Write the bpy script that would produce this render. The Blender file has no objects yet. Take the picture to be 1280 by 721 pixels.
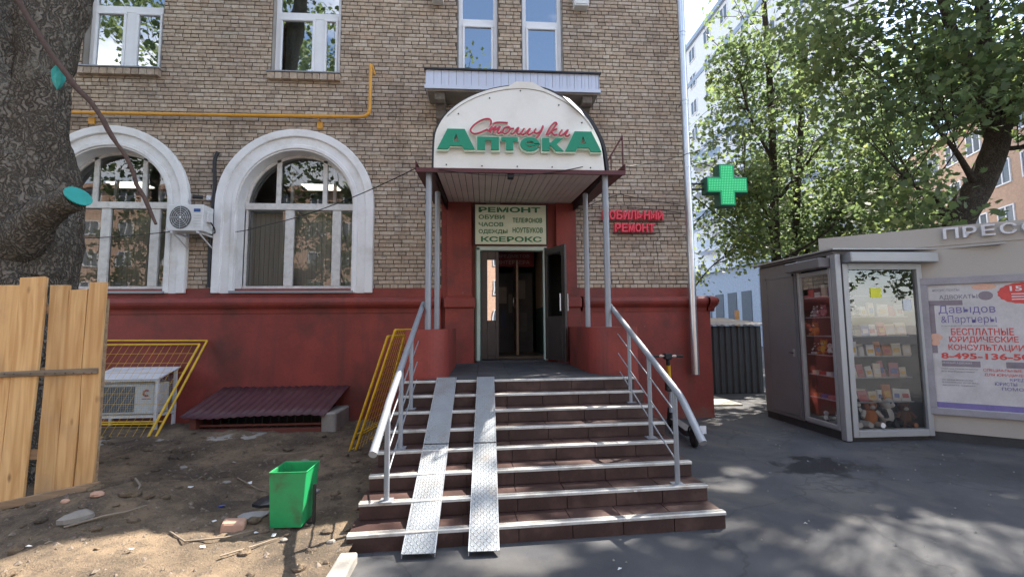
import bpy, math, random
from mathutils import Vector, Matrix, noise as mnoise
import numpy as np

random.seed(11)
rng = np.random.default_rng(5)
C = bpy.context.scene.collection
SC = bpy.context.scene
R = math.radians

# ------------------------------------------------------------------ camera
F_PX, PITCH, YAW, ROLL = 559.9, .08362, .066588, -.007589
cd = bpy.data.cameras.new('camera'); cam = bpy.data.objects.new('camera', cd); C.objects.link(cam)
cd.sensor_width = 36.0; cd.lens = 36.0 * F_PX / 1280.0; cd.clip_start = .05; cd.clip_end = 2000
_F = Vector((math.sin(YAW) * math.cos(PITCH), math.cos(YAW) * math.cos(PITCH), math.sin(PITCH)))
_R = Vector((math.cos(YAW), -math.sin(YAW), 0)); _U = _R.cross(_F)
_c, _s = math.cos(ROLL), math.sin(ROLL)
_R2 = _R * _c + _U * _s; _U2 = _U * _c - _R * _s
CAM = Vector((0, -7.8, 1.62))
mw = Matrix((_R2, _U2, -_F)).transposed().to_4x4(); mw.translation = CAM
cam.matrix_world = mw
SC.camera = cam

# ------------------------------------------------------------------ sky, sun, exposure
AZ, EL = R(56.0), R(53.0)          # azimuth measured from +Y towards +X
w = bpy.data.worlds.new('World'); SC.world = w; w.use_nodes = True
nt = w.node_tree; nt.nodes.clear()
N = nt.nodes.new; L = nt.links.new
out = N('ShaderNodeOutputWorld'); bg = N('ShaderNodeBackground'); L(bg.outputs[0], out.inputs[0])
sky = N('ShaderNodeTexSky'); sky.sky_type = 'NISHITA'; sky.sun_disc = False
sky.sun_elevation = EL; sky.sun_rotation = AZ; sky.air_density = 1.0; sky.dust_density = .6; sky.ozone_density = 1.2
bg.inputs[1].default_value = .125
tc = N('ShaderNodeTexCoord'); mp = N('ShaderNodeMapping'); mp.inputs['Scale'].default_value = (1, 1, 2.2)
mp.inputs['Location'].default_value = (3.1, 1.3, .4)
L(tc.outputs['Generated'], mp.inputs[0])
cn = N('ShaderNodeTexNoise'); cn.inputs['Scale'].default_value = 1.7; cn.inputs['Detail'].default_value = 8; cn.inputs['Roughness'].default_value = .58
L(mp.outputs[0], cn.inputs[0])
cr = N('ShaderNodeValToRGB'); cr.color_ramp.elements[0].position = .47; cr.color_ramp.elements[1].position = .66
L(cn.outputs[0], cr.inputs[0])
mx = N('ShaderNodeMix'); mx.data_type = 'RGBA'
L(cr.outputs[0], mx.inputs[0]); L(sky.outputs[0], mx.inputs[6]); mx.inputs[7].default_value = (8.5, 8.6, 8.8, 1)
L(mx.outputs[2], bg.inputs[0])
sd = bpy.data.lights.new('sun', 'SUN'); sun = bpy.data.objects.new('sun', sd); C.objects.link(sun)
SV = Vector((math.sin(AZ) * math.cos(EL), math.cos(AZ) * math.cos(EL), math.sin(EL)))
sun.rotation_euler = SV.to_track_quat('Z', 'Y').to_euler(); sun.location = (8, 6, 30)
sd.energy = 5.0; sd.angle = R(.53); sd.color = (1, .93, .82)
SC.view_settings.view_transform = 'Standard'; SC.view_settings.look = 'None'
SC.view_settings.exposure = 1.84; SC.view_settings.gamma = 1

# ------------------------------------------------------------------ helpers
WL = {}                                         # world location of each object built here

def tag(o, label=None, cat=None, group=None, kind=None):
    if label: o['label'] = label
    if cat: o['category'] = cat
    if group: o['group'] = group
    if kind: o['kind'] = kind
    return o

def empty(name, loc, label=None, cat=None, group=None, kind=None):
    o = bpy.data.objects.new(name, None); C.objects.link(o); o.location = loc; o.empty_display_size = .1
    WL[o] = Vector(loc)
    return tag(o, label, cat, group, kind)

class MB:
    def __init__(s): s.v = []; s.f = []; s.sm = []; s.mi = []; s.m = 0
    def add(s, vs, fs, smooth=False):
        n = len(s.v); s.v += [tuple(v) for v in vs]
        for f in fs: s.f.append(tuple(i + n for i in f)); s.sm.append(smooth); s.mi.append(s.m)
        return s
    def box(s, x0, x1, y0, y1, z0, z1):
        return s.add([(x0, y0, z0), (x1, y0, z0), (x1, y1, z0), (x0, y1, z0), (x0, y0, z1), (x1, y0, z1), (x1, y1, z1), (x0, y1, z1)],
                     [(0, 3, 2, 1), (4, 5, 6, 7), (0, 1, 5, 4), (1, 2, 6, 5), (2, 3, 7, 6), (3, 0, 4, 7)])
    def cbox(s, x0, x1, y0, y1, z0, z1, c):      # front (-y) face chamfered, back left open
        return s.add([(x0 + c, y0, z0 + c), (x1 - c, y0, z0 + c), (x1 - c, y0, z1 - c), (x0 + c, y0, z1 - c),
                      (x0, y0 + c, z0), (x1, y0 + c, z0), (x1, y0 + c, z1), (x0, y0 + c, z1),
                      (x0, y1, z0), (x1, y1, z0), (x1, y1, z1), (x0, y1, z1)],
                     [(0, 1, 2, 3), (4, 5, 1, 0), (5, 6, 2, 1), (6, 7, 3, 2), (7, 4, 0, 3),
                      (8, 9, 5, 4), (9, 10, 6, 5), (10, 11, 7, 6), (11, 8, 4, 7)])
    def hexa(s, p):                               # p: 8 points, bottom ring then top ring
        return s.add(p, [(0, 3, 2, 1), (4, 5, 6, 7), (0, 1, 5, 4), (1, 2, 6, 5), (2, 3, 7, 6), (3, 0, 4, 7)])
    def prism(s, poly, z0, z1, smooth=False):     # plan polygon (ccw), vertical
        n = len(poly); vs = [(x, y, z0) for x, y in poly] + [(x, y, z1) for x, y in poly]
        s.add(vs, [tuple(range(n - 1, -1, -1)), tuple(range(n, 2 * n))])
        return s.add(vs, [(i, (i + 1) % n, n + (i + 1) % n, n + i) for i in range(n)], smooth)
    def slab(s, poly, y0, y1):                    # polygon in x,z extruded along y (poly ccw seen from -y)
        n = len(poly); vs = [(x, y0, z) for x, z in poly] + [(x, y1, z) for x, z in poly]
        return s.add(vs, [tuple(range(n)), tuple(range(2 * n - 1, n - 1, -1))] + [(i, n + i, n + (i + 1) % n, (i + 1) % n) for i in range(n)])
    def tube(s, pts, r, seg=8, cap=True, flat=1.0, smooth=True):
        P = [Vector(p) for p in pts]; n = len(P); rr = r if isinstance(r, (list, tuple)) else [r] * n
        vs = []; ref = None
        for i in range(n):
            t = (P[min(i + 1, n - 1)] - P[max(i - 1, 0)]); t = t.normalized() if t.length > 1e-9 else Vector((0, 0, 1))
            if flat != 1.0: b = Vector((0, 1, 0)); a = t.cross(b).normalized()
            else:
                if ref is None: ref = Vector((0, 0, 1)) if abs(t.z) < .9 else Vector((1, 0, 0))
                a = (ref - t * ref.dot(t)).normalized(); ref = a; b = t.cross(a)
            for k in range(seg):
                an = 2 * math.pi * k / seg
                vs.append(P[i] + a * (math.cos(an) * rr[i]) + b * (math.sin(an) * rr[i] * flat))
        fs = [(i * seg + k, i * seg + (k + 1) % seg, (i + 1) * seg + (k + 1) % seg, (i + 1) * seg + k) for i in range(n - 1) for k in range(seg)]
        s.add(vs, fs, smooth)
        if cap: s.add(vs[:seg], [tuple(range(seg - 1, -1, -1))]); s.add(vs[-seg:], [tuple(range(seg))])
        return s
    def ball(s, c, rx, ry=None, rz=None, u=10, v=7):
        ry = ry or rx; rz = rz or rx; vs = [(c[0], c[1], c[2] - rz)]
        for i in range(1, v):
            a = -math.pi / 2 + math.pi * i / v
            for k in range(u):
                b = 2 * math.pi * k / u
                vs.append((c[0] + rx * math.cos(a) * math.cos(b), c[1] + ry * math.cos(a) * math.sin(b), c[2] + rz * math.sin(a)))
        vs.append((c[0], c[1], c[2] + rz)); fs = [(0, 1 + (k + 1) % u, 1 + k) for k in range(u)]
        for i in range(v - 2):
            for k in range(u): fs.append((1 + i * u + k, 1 + i * u + (k + 1) % u, 1 + (i + 1) * u + (k + 1) % u, 1 + (i + 1) * u + k))
        t = len(vs) - 1; o = 1 + (v - 2) * u
        fs += [(o + k, o + (k + 1) % u, t) for k in range(u)]
        return s.add(vs, fs, True)
    def xf(s, M_):
        s.v = [tuple(M_ @ Vector(v)) for v in s.v]; return s
    def mesh(s, name, mat, off):
        me = bpy.data.meshes.new(name)
        me.from_pydata([(v[0] - off[0], v[1] - off[1], v[2] - off[2]) for v in s.v], [], s.f)
        for m_ in (mat if isinstance(mat, (list, tuple)) else [mat]): me.materials.append(m_)
        me.polygons.foreach_set('use_smooth', s.sm)
        if any(s.mi): me.polygons.foreach_set('material_index', s.mi)
        me.update(); return me
    def build(s, name, mat, parent=None, bevel=0, seg=1, **kw):
        a = np.array(s.v); lo = a.min(0); hi = a.max(0)
        c = Vector(((lo[0] + hi[0]) / 2, (lo[1] + hi[1]) / 2, lo[2]))
        o = bpy.data.objects.new(name, s.mesh(name, mat, c)); C.objects.link(o)
        WL[o] = c
        if parent: o.parent = parent; o.location = c - WL[parent]
        else: o.location = c
        if bevel:
            b = o.modifiers.new('bevel', 'BEVEL'); b.width = bevel; b.segments = seg; b.limit_method = 'ANGLE'; b.angle_limit = R(35)
        return tag(o, **kw)

def B(*a): return MB().box(*a)
def T(pts, r, seg=8, **k): return MB().tube(pts, r, seg, **k)

def copy_tree(o, parent=None):
    c = o.copy(); C.objects.link(c)
    if parent is not None: c.parent = parent
    for ch in list(o.children): copy_tree(ch, c)
    return c

def curve(pts, n=6):                              # Catmull-Rom through the points
    P = [Vector(p) for p in pts]; o = []
    for i in range(len(P) - 1):
        a, b, c, d = P[max(i - 1, 0)], P[i], P[i + 1], P[min(i + 2, len(P) - 1)]
        for k in range(n):
            t = k / n
            o.append(.5 * ((2 * b) + (c - a) * t + (2 * a - 5 * b + 4 * c - d) * t * t + (3 * b - a - 3 * c + d) * t ** 3))
    o.append(P[-1]); return o

def sagcurve(a, b, sag, n=12):
    a = Vector(a); b = Vector(b)
    return [a.lerp(b, i / n) + Vector((0, 0, -sag * 4 * (i / n) * (1 - i / n))) for i in range(n + 1)]

def text(s, org, X, wdt, hgt, mat, name='lettering', parent=None, ext=.006, off=0.0, up=(0, 0, 1), shear=0, **kw):
    """lettering fitted into a wdt x hgt box whose lower left corner is org, running along X"""
    cu = bpy.data.curves.new('t', 'FONT'); cu.body = s; cu.size = 1; cu.extrude = .5; cu.offset = off; cu.shear = shear
    cu.resolution_u = 3
    t = bpy.data.objects.new('t', cu); C.objects.link(t)
    dg = bpy.context.evaluated_depsgraph_get(); me = bpy.data.meshes.new_from_object(t.evaluated_get(dg))
    a = np.array([v.co[:] for v in me.vertices]); lo = a.min(0); hi = a.max(0)
    X = Vector(X).normalized(); Y = Vector(up); Nn = X.cross(Y)
    vs = [Vector(org) + X * ((v[0] - lo[0]) / (hi[0] - lo[0]) * wdt) + Y * ((v[1] - lo[1]) / (hi[1] - lo[1]) * hgt) + Nn * ((v[2] - lo[2]) * ext) for v in a]
    fs = [tuple(p.vertices) for p in me.polygons]
    bpy.data.objects.remove(t); bpy.data.curves.remove(cu); bpy.data.meshes.remove(me)
    mb = MB().add(vs, fs)
    return mb.build(name, mat, parent, **kw)

# ------------------------------------------------------------------ materials
def M(name, col, rough=.6, metal=0.0, var=.18, scale=6.0, fine=60.0, bump=.15, bdist=.004, stain=None, stain_amt=0.0, stain_scale=1.5, spec=.5, stretch=(1, 1, 1), emit=None, estr=0, sub=0):
    m = bpy.data.materials.new(name); m.use_nodes = True; t = m.node_tree; n = t.nodes.new; l = t.links.new
    p = t.nodes['Principled BSDF']
    p.inputs['Roughness'].default_value = rough; p.inputs['Metallic'].default_value = metal
    p.inputs['Specular IOR Level'].default_value = spec
    g = n('ShaderNodeNewGeometry'); mp = n('ShaderNodeMapping'); mp.inputs['Scale'].default_value = stretch; l(g.outputs['Position'], mp.inputs[0])
    a = n('ShaderNodeTexNoise'); a.inputs['Scale'].default_value = scale; a.inputs['Detail'].default_value = 5; l(mp.outputs[0], a.inputs[0])
    b = n('ShaderNodeTexNoise'); b.inputs['Scale'].default_value = fine; b.inputs['Detail'].default_value = 3; l(mp.outputs[0], b.inputs[0])
    ad = n('ShaderNodeMath'); ad.operation = 'MULTIPLY_ADD'; l(b.outputs[0], ad.inputs[0]); ad.inputs[1].default_value = .5; l(a.outputs[0], ad.inputs[2])
    mr = n('ShaderNodeMapRange'); mr.inputs[1].default_value = .45; mr.inputs[2].default_value = 1.05
    mr.inputs[3].default_value = 1 - var; mr.inputs[4].default_value = 1 + var; l(ad.outputs[0], mr.inputs[0])
    vm = n('ShaderNodeVectorMath'); vm.operation = 'SCALE'; vm.inputs[0].default_value = col; l(mr.outputs[0], vm.inputs['Scale'])
    res = vm.outputs[0]
    if stain is not None:
        s = n('ShaderNodeTexNoise'); s.inputs['Scale'].default_value = stain_scale; s.inputs['Detail'].default_value = 7; s.inputs['Roughness'].default_value = .65
        l(g.outputs['Position'], s.inputs[0])
        r2 = n('ShaderNodeMapRange'); r2.inputs[1].default_value = .5; r2.inputs[2].default_value = .68; r2.inputs[4].default_value = stain_amt; l(s.outputs[0], r2.inputs[0])
        mi = n('ShaderNodeMix'); mi.data_type = 'RGBA'; l(r2.outputs[0], mi.inputs[0]); l(res, mi.inputs[6]); mi.inputs[7].default_value = (*stain, 1); res = mi.outputs[2]
    l(res, p.inputs['Base Color'])
    if bump:
        bu = n('ShaderNodeBump'); bu.inputs['Strength'].default_value = bump; bu.inputs['Distance'].default_value = bdist
        l(ad.outputs[0], bu.inputs['Height']); l(bu.outputs[0], p.inputs['Normal'])
    if emit: p.inputs['Emission Color'].default_value = (*emit, 1); p.inputs['Emission Strength'].default_value = estr
    m['out'] = 1
    return m

def glass(name, tint=(1, 1, 1), boost=.05, ior=1.5, rough=0.0, mul=1.6):
    m = bpy.data.materials.new(name); m.use_nodes = True; t = m.node_tree; t.nodes.clear(); n = t.nodes.new; l = t.links.new
    o = n('ShaderNodeOutputMaterial'); mx = n('ShaderNodeMixShader'); tr = n('ShaderNodeBsdfTransparent'); gl = n('ShaderNodeBsdfGlossy')
    tr.inputs[0].default_value = (*tint, 1); gl.inputs['Roughness'].default_value = rough
    fr = n('ShaderNodeFresnel'); fr.inputs[0].default_value = ior
    ma = n('ShaderNodeMath'); ma.operation = 'MULTIPLY_ADD'; l(fr.outputs[0], ma.inputs[0]); ma.inputs[1].default_value = mul; ma.inputs[2].default_value = boost; ma.use_clamp = True
    l(ma.outputs[0], mx.inputs[0]); l(tr.outputs[0], mx.inputs[1]); l(gl.outputs[0], mx.inputs[2]); l(mx.outputs[0], o.inputs[0])
    g = n('ShaderNodeNewGeometry'); ns = n('ShaderNodeTexNoise'); ns.inputs['Scale'].default_value = 1.3; l(g.outputs['Position'], ns.inputs[0])
    bu = n('ShaderNodeBump'); bu.inputs['Strength'].default_value = .10; bu.inputs['Distance'].default_value = .02; l(ns.outputs[0], bu.inputs['Height']); l(bu.outputs[0], gl.inputs['Normal'])
    return m

def brick_material():
    m = bpy.data.materials.new('pale_brick'); m.use_nodes = True; t = m.node_tree; n = t.nodes.new; l = t.links.new; p = t.nodes['Principled BSDF']
    g = n('ShaderNodeNewGeometry'); oi = n('ShaderNodeObjectInfo')
    ad = n('ShaderNodeMath'); ad.operation = 'ADD'; l(g.outputs['Random Per Island'], ad.inputs[0]); l(oi.outputs['Random'], ad.inputs[1])
    fr = n('ShaderNodeMath'); fr.operation = 'FRACT'; l(ad.outputs[0], fr.inputs[0])
    cr = n('ShaderNodeValToRGB'); e = cr.color_ramp.elements
    e[0].position = 0; e[0].color = (.33, .265, .20, 1); e[1].position = 1; e[1].color = (.50, .425, .34, 1)
    for ps, c in ((.2, (.41, .33, .25)), (.45, (.46, .375, .285)), (.62, (.43, .33, .24)), (.8, (.48, .40, .31))):
        q = e.new(ps); q.color = (*c, 1)
    l(fr.outputs[0], cr.inputs[0])
    s = n('ShaderNodeTexNoise'); s.inputs['Scale'].default_value = .75; s.inputs['Detail'].default_value = 6; l(g.outputs['Position'], s.inputs[0])
    mr = n('ShaderNodeMapRange'); mr.inputs[1].default_value = .42; mr.inputs[2].default_value = .62; mr.inputs[4].default_value = .75; l(s.outputs[0], mr.inputs[0])
    mi = n('ShaderNodeMix'); mi.data_type = 'RGBA'; mi.blend_type = 'MULTIPLY'; l(mr.outputs[0], mi.inputs[0]); l(cr.outputs[0], mi.inputs[6]); mi.inputs[7].default_value = (.76, .76, .80, 1)
    f = n('ShaderNodeTexNoise'); f.inputs['Scale'].default_value = 22; f.inputs['Detail'].default_value = 6; l(g.outputs['Position'], f.inputs[0])
    m2 = n('ShaderNodeMapRange'); m2.inputs[1].default_value = .3; m2.inputs[2].default_value = .7; m2.inputs[3].default_value = .78; m2.inputs[4].default_value = 1.18; l(f.outputs[0], m2.inputs[0])
    vm = n('ShaderNodeVectorMath'); vm.operation = 'SCALE'; l(mi.outputs[2], vm.inputs[0]); l(m2.outputs[0], vm.inputs['Scale'])
    # soot / mortar smears
    s2 = n('ShaderNodeTexNoise'); s2.inputs['Scale'].default_value = 5; s2.inputs['Detail'].default_value = 8; s2.inputs['Roughness'].default_value = .7; l(g.outputs['Position'], s2.inputs[0])
    m3 = n('ShaderNodeMapRange'); m3.inputs[1].default_value = .60; m3.inputs[2].default_value = .68; m3.inputs[4].default_value = .7; l(s2.outputs[0], m3.inputs[0])
    mj = n('ShaderNodeMix'); mj.data_type = 'RGBA'; l(m3.outputs[0], mj.inputs[0]); l(vm.outputs[0], mj.inputs[6]); mj.inputs[7].default_value = (.17, .155, .135, 1)
    mv = n('ShaderNodeMapping'); mv.inputs['Scale'].default_value = (3.2, 1, .28); l(g.outputs['Position'], mv.inputs[0])
    s4 = n('ShaderNodeTexNoise'); s4.inputs['Scale'].default_value = 1.2; s4.inputs['Detail'].default_value = 7; s4.inputs['Roughness'].default_value = .6; l(mv.outputs[0], s4.inputs[0])
    m4 = n('ShaderNodeMapRange'); m4.inputs[1].default_value = .54; m4.inputs[2].default_value = .72; m4.inputs[4].default_value = .75; l(s4.outputs[0], m4.inputs[0])
    mk = n('ShaderNodeMix'); mk.data_type = 'RGBA'; mk.blend_type = 'MULTIPLY'; l(m4.outputs[0], mk.inputs[0]); l(mj.outputs[2], mk.inputs[6]); mk.inputs[7].default_value = (.58, .56, .55, 1)
    l(mk.outputs[2], p.inputs['Base Color']); p.inputs['Roughness'].default_value = .9; p.inputs['Specular IOR Level'].default_value = .2
    bu = n('ShaderNodeBump'); bu.inputs['Strength'].default_value = .5; bu.inputs['Distance'].default_value = .004; l(f.outputs[0], bu.inputs['Height']); l(bu.outputs[0], p.inputs['Normal'])
    return m

def far_brick(name, c1, c2, mortar):
    m = bpy.data.materials.new(name); m.use_nodes = True; t = m.node_tree; n = t.nodes.new; l = t.links.new; p = t.nodes['Principled BSDF']
    g = n('ShaderNodeNewGeometry'); sx = n('ShaderNodeSeparateXYZ'); l(g.outputs['Position'], sx.inputs[0])
    a = n('ShaderNodeMath'); a.operation = 'ADD'; l(sx.outputs[0], a.inputs[0]); l(sx.outputs[1], a.inputs[1])
    cx = n('ShaderNodeCombineXYZ'); l(a.outputs[0], cx.inputs[0]); l(sx.outputs[2], cx.inputs[1])
    b = n('ShaderNodeTexBrick'); l(cx.outputs[0], b.inputs[0]); b.inputs['Scale'].default_value = 1; b.inputs['Brick Width'].default_value = .262; b.inputs['Row Height'].default_value = .0714
    b.inputs['Mortar Size'].default_value = .006; b.inputs['Color1'].default_value = (*c1, 1); b.inputs['Color2'].default_value = (*c2, 1); b.inputs['Mortar'].default_value = (*mortar, 1)
    l(b.outputs[0], p.inputs['Base Color']); p.inputs['Roughness'].default_value = .9
    bu = n('ShaderNodeBump'); bu.inputs['Distance'].default_value = .008; bu.inputs['Strength'].default_value = .6; bu.invert = True; l(b.outputs['Fac'], bu.inputs['Height']); l(bu.outputs[0], p.inputs['Normal'])
    return m

def wood_material(name, c1, c2, rough=.7, along='z'):
    m = bpy.data.materials.new(name); m.use_nodes = True; t = m.node_tree; n = t.nodes.new; l = t.links.new; p = t.nodes['Principled BSDF']
    g = n('ShaderNodeNewGeometry'); oi = n('ShaderNodeObjectInfo')
    cb = n('ShaderNodeVectorMath'); cb.operation = 'SCALE'; cb.inputs['Scale'].default_value = 7.0
    co = n('ShaderNodeCombineXYZ'); l(oi.outputs['Random'], co.inputs[0]); l(oi.outputs['Random'], co.inputs[2]); l(co.outputs[0], cb.inputs[0])
    ad = n('ShaderNodeVectorMath'); l(g.outputs['Position'], ad.inputs[0]); l(cb.outputs[0], ad.inputs[1])
    mp = n('ShaderNodeMapping'); mp.inputs['Scale'].default_value = (14, 14, .9) if along == 'z' else (.9, 14, 14); l(ad.outputs[0], mp.inputs[0])
    a = n('ShaderNodeTexNoise'); a.inputs['Scale'].default_value = 1.6; a.inputs['Detail'].default_value = 6; a.inputs['Distortion'].default_value = .6; l(mp.outputs[0], a.inputs[0])
    mk = n('ShaderNodeMapping'); mk.inputs['Scale'].default_value = (6, .5, 2.6) if along == 'z' else (2.6, .5, 6); l(ad.outputs[0], mk.inputs[0])
    vo = n('ShaderNodeTexVoronoi'); vo.inputs['Scale'].default_value = 1; l(mk.outputs[0], vo.inputs[0])
    kn = n('ShaderNodeMapRange'); kn.inputs[1].default_value = .05; kn.inputs[2].default_value = .13; kn.inputs[3].default_value = .75; kn.inputs[4].default_value = 0; l(vo.outputs['Distance'], kn.inputs[0])
    cr = n('ShaderNodeValToRGB'); cr.color_ramp.elements[0].position = .34; cr.color_ramp.elements[0].color = (*c1, 1); cr.color_ramp.elements[1].position = .66; cr.color_ramp.elements[1].color = (*c2, 1); l(a.outputs[0], cr.inputs[0])
    hv = n('ShaderNodeMapRange'); hv.inputs[3].default_value = .82; hv.inputs[4].default_value = 1.1; l(oi.outputs['Random'], hv.inputs[0])
    vm = n('ShaderNodeVectorMath'); vm.operation = 'SCALE'; l(cr.outputs[0], vm.inputs[0]); l(hv.outputs[0], vm.inputs['Scale'])
    mi = n('ShaderNodeMix'); mi.data_type = 'RGBA'; l(kn.outputs[0], mi.inputs[0]); l(vm.outputs[0], mi.inputs[6]); mi.inputs[7].default_value = (.16, .07, .03, 1)
    dn = n('ShaderNodeTexNoise'); dn.inputs['Scale'].default_value = 2.2; dn.inputs['Detail'].default_value = 5; l(g.outputs['Position'], dn.inputs[0])
    dm = n('ShaderNodeMapRange'); dm.inputs[1].default_value = .52; dm.inputs[2].default_value = .75; dm.inputs[4].default_value = .55; l(dn.outputs[0], dm.inputs[0])
    mj = n('ShaderNodeMix'); mj.data_type = 'RGBA'; l(dm.outputs[0], mj.inputs[0]); l(mi.outputs[2], mj.inputs[6]); mj.inputs[7].default_value = (.24, .19, .14, 1)
    l(mj.outputs[2], p.inputs['Base Color']); p.inputs['Roughness'].default_value = rough; p.inputs['Specular IOR Level'].default_value = .25
    bu = n('ShaderNodeBump'); bu.inputs['Strength'].default_value = .4; bu.inputs['Distance'].default_value = .003; l(a.outputs[0], bu.inputs['Height']); l(bu.outputs[0], p.inputs['Normal'])
    return m

def ground_material(name, kind):
    m = bpy.data.materials.new(name); m.use_nodes = True; t = m.node_tree; n = t.nodes.new; l = t.links.new; p = t.nodes['Principled BSDF']
    g = n('ShaderNodeNewGeometry')
    def nz(sc, det=5, ro=.6, dist=0):
        a = n('ShaderNodeTexNoise'); a.inputs['Scale'].default_value = sc; a.inputs['Detail'].default_value = det; a.inputs['Roughness'].default_value = ro; a.inputs['Distortion'].default_value = dist; l(g.outputs['Position'], a.inputs[0]); return a.outputs[0]
    def mr(s, a, b, c, d):
        q = n('ShaderNodeMapRange'); q.inputs[1].default_value = a; q.inputs[2].default_value = b; q.inputs[3].default_value = c; q.inputs[4].default_value = d; l(s, q.inputs[0]); return q.outputs[0]
    def mix(f, a, b):
        q = n('ShaderNodeMix'); q.data_type = 'RGBA'
        if isinstance(f, (int, float)): q.inputs[0].default_value = f
        else: l(f, q.inputs[0])
        for i, c in ((6, a), (7, b)):
            if isinstance(c, tuple): q.inputs[i].default_value = (*c, 1)
            else: l(c, q.inputs[i])
        return q.outputs[2]
    p.inputs['Specular IOR Level'].default_value = .3
    if kind == 'asphalt':
        c = mix(mr(nz(1.1, 6), .35, .65, 0, 1), (.044, .045, .050), (.072, .072, .076))
        grit = nz(240, 2, .7); c = mix(mr(grit, .55, .75, 0, .55), c, (.15, .145, .14)); c = mix(mr(nz(170, 2), .25, .42, .6, 0), c, (.03, .03, .032))
        c = mix(mr(nz(.7, 7, .65, .5), .50, .66, 0, .5), c, (.135, .122, .105))          # dust
        vo = n('ShaderNodeTexVoronoi'); vo.feature = 'DISTANCE_TO_EDGE'; vo.inputs['Scale'].default_value = .42
        wv = n('ShaderNodeVectorMath'); wn = n('ShaderNodeTexNoise'); wn.inputs['Scale'].default_value = 1.6; wn.inputs['Detail'].default_value = 6; l(g.outputs['Position'], wn.inputs[0])
        ws = n('ShaderNodeVectorMath'); ws.operation = 'SCALE'; ws.inputs['Scale'].default_value = .9; l(wn.outputs['Color'], ws.inputs[0]); l(g.outputs['Position'], wv.inputs[0]); l(ws.outputs[0], wv.inputs[1]); l(wv.outputs[0], vo.inputs[0])
        crk = mr(vo.outputs['Distance'], 0, .008, .45, 0); c = mix(crk, c, (.022, .02, .02))
        # damp patch in front of the kiosk
        def patch(cx, cy, rx, ry, lo, hi):
            sb = n('ShaderNodeVectorMath'); sb.operation = 'SUBTRACT'; l(g.outputs['Position'], sb.inputs[0]); sb.inputs[1].default_value = (cx, cy, 0)
            dv = n('ShaderNodeVectorMath'); dv.operation = 'DIVIDE'; l(sb.outputs[0], dv.inputs[0]); dv.inputs[1].default_value = (rx, ry, 10)
            ln = n('ShaderNodeVectorMath'); ln.operation = 'LENGTH'; l(dv.outputs[0], ln.inputs[0])
            ad = n('ShaderNodeMath'); ad.operation = 'ADD'; l(ln.outputs['Value'], ad.inputs[0]); l(mr(nz(3.2, 8, .7), .3, .7, -.6, .6), ad.inputs[1])
            return mr(ad.outputs[0], lo, hi, 1, 0)
        pt = patch(3.9, -2.75, .75, .45, .55, .8); c = mix(pt, c, (.018, .018, .02))
        pt2 = patch(5.6, -3.2, 1.2, .55, .5, 1.0); q = n('ShaderNodeMath'); q.operation = 'MULTIPLY'; l(pt2, q.inputs[0]); q.inputs[1].default_value = .5; c = mix(q.outputs[0], c, (.03, .032, .036))
        l(c, p.inputs['Base Color']); l(mr(pt, 0, 1, .82, .38), p.inputs['Roughness'])
        bu = n('ShaderNodeBump'); bu.inputs['Strength'].default_value = .5; bu.inputs['Distance'].default_value = .006; l(grit, bu.inputs['Height']); l(bu.outputs[0], p.inputs['Normal'])
    else:
        c = mix(mr(nz(1.3, 7, .65), .38, .62, 0, 1), (.070, .054, .040), (.22, .16, .105))
        c = mix(mr(nz(9, 6, .7), .5, .7, 0, .8), c, (.062, .05, .04)); fn = nz(70, 5, .7)
        c = mix(mr(fn, .56, .7, 0, .7), c, (.27, .205, .14)); c = mix(mr(nz(45, 4), .3, .42, .7, 0), c, (.04, .033, .026))
        l(c, p.inputs['Base Color']); p.inputs['Roughness'].default_value = .95
        bu = n('ShaderNodeBump'); bu.inputs['Strength'].default_value = .9; bu.inputs['Distance'].default_value = .02; l(fn, bu.inputs['Height']); l(bu.outputs[0], p.inputs['Normal'])
    return m

def leaf_material(name, c1, c2, c3, trans=.45):
    m = bpy.data.materials.new(name); m.use_nodes = True; t = m.node_tree; t.nodes.clear(); n = t.nodes.new; l = t.links.new
    o = n('ShaderNodeOutputMaterial'); g = n('ShaderNodeNewGeometry'); cr = n('ShaderNodeValToRGB'); e = cr.color_ramp.elements
    e[0].color = (*c1, 1); e[1].color = (*c3, 1); e[1].position = 1; q = e.new(.55); q.color = (*c2, 1)
    ns = n('ShaderNodeTexNoise'); ns.inputs['Scale'].default_value = .8; l(g.outputs['Position'], ns.inputs[0])
    ad = n('ShaderNodeMath'); ad.operation = 'MULTIPLY_ADD'; l(g.outputs['Random Per Island'], ad.inputs[0]); ad.inputs[1].default_value = .6; mrr = n('ShaderNodeMapRange'); mrr.inputs[1].default_value = .3; mrr.inputs[2].default_value = .7; mrr.inputs[3].default_value = 0; mrr.inputs[4].default_value = .4; l(ns.outputs[0], mrr.inputs[0]); l(mrr.outputs[0], ad.inputs[2])
    l(ad.outputs[0], cr.inputs[0])
    d = n('ShaderNodeBsdfPrincipled'); d.inputs['Roughness'].default_value = .58; l(cr.outputs[0], d.inputs['Base Color'])
    tr = n('ShaderNodeBsdfTranslucent'); hs = n('ShaderNodeHueSaturation'); hs.inputs['Hue'].default_value = .485; hs.inputs['Saturation'].default_value = 1.05; hs.inputs['Value'].default_value = 3.0; l(cr.outputs[0], hs.inputs['Color']); l(hs.outputs[0], tr.inputs[0])
    mx = n('ShaderNodeMixShader'); mx.inputs[0].default_value = trans; l(d.outputs[0], mx.inputs[1]); l(tr.outputs[0], mx.inputs[2]); l(mx.outputs[0], o.inputs[0])
    return m

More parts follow.
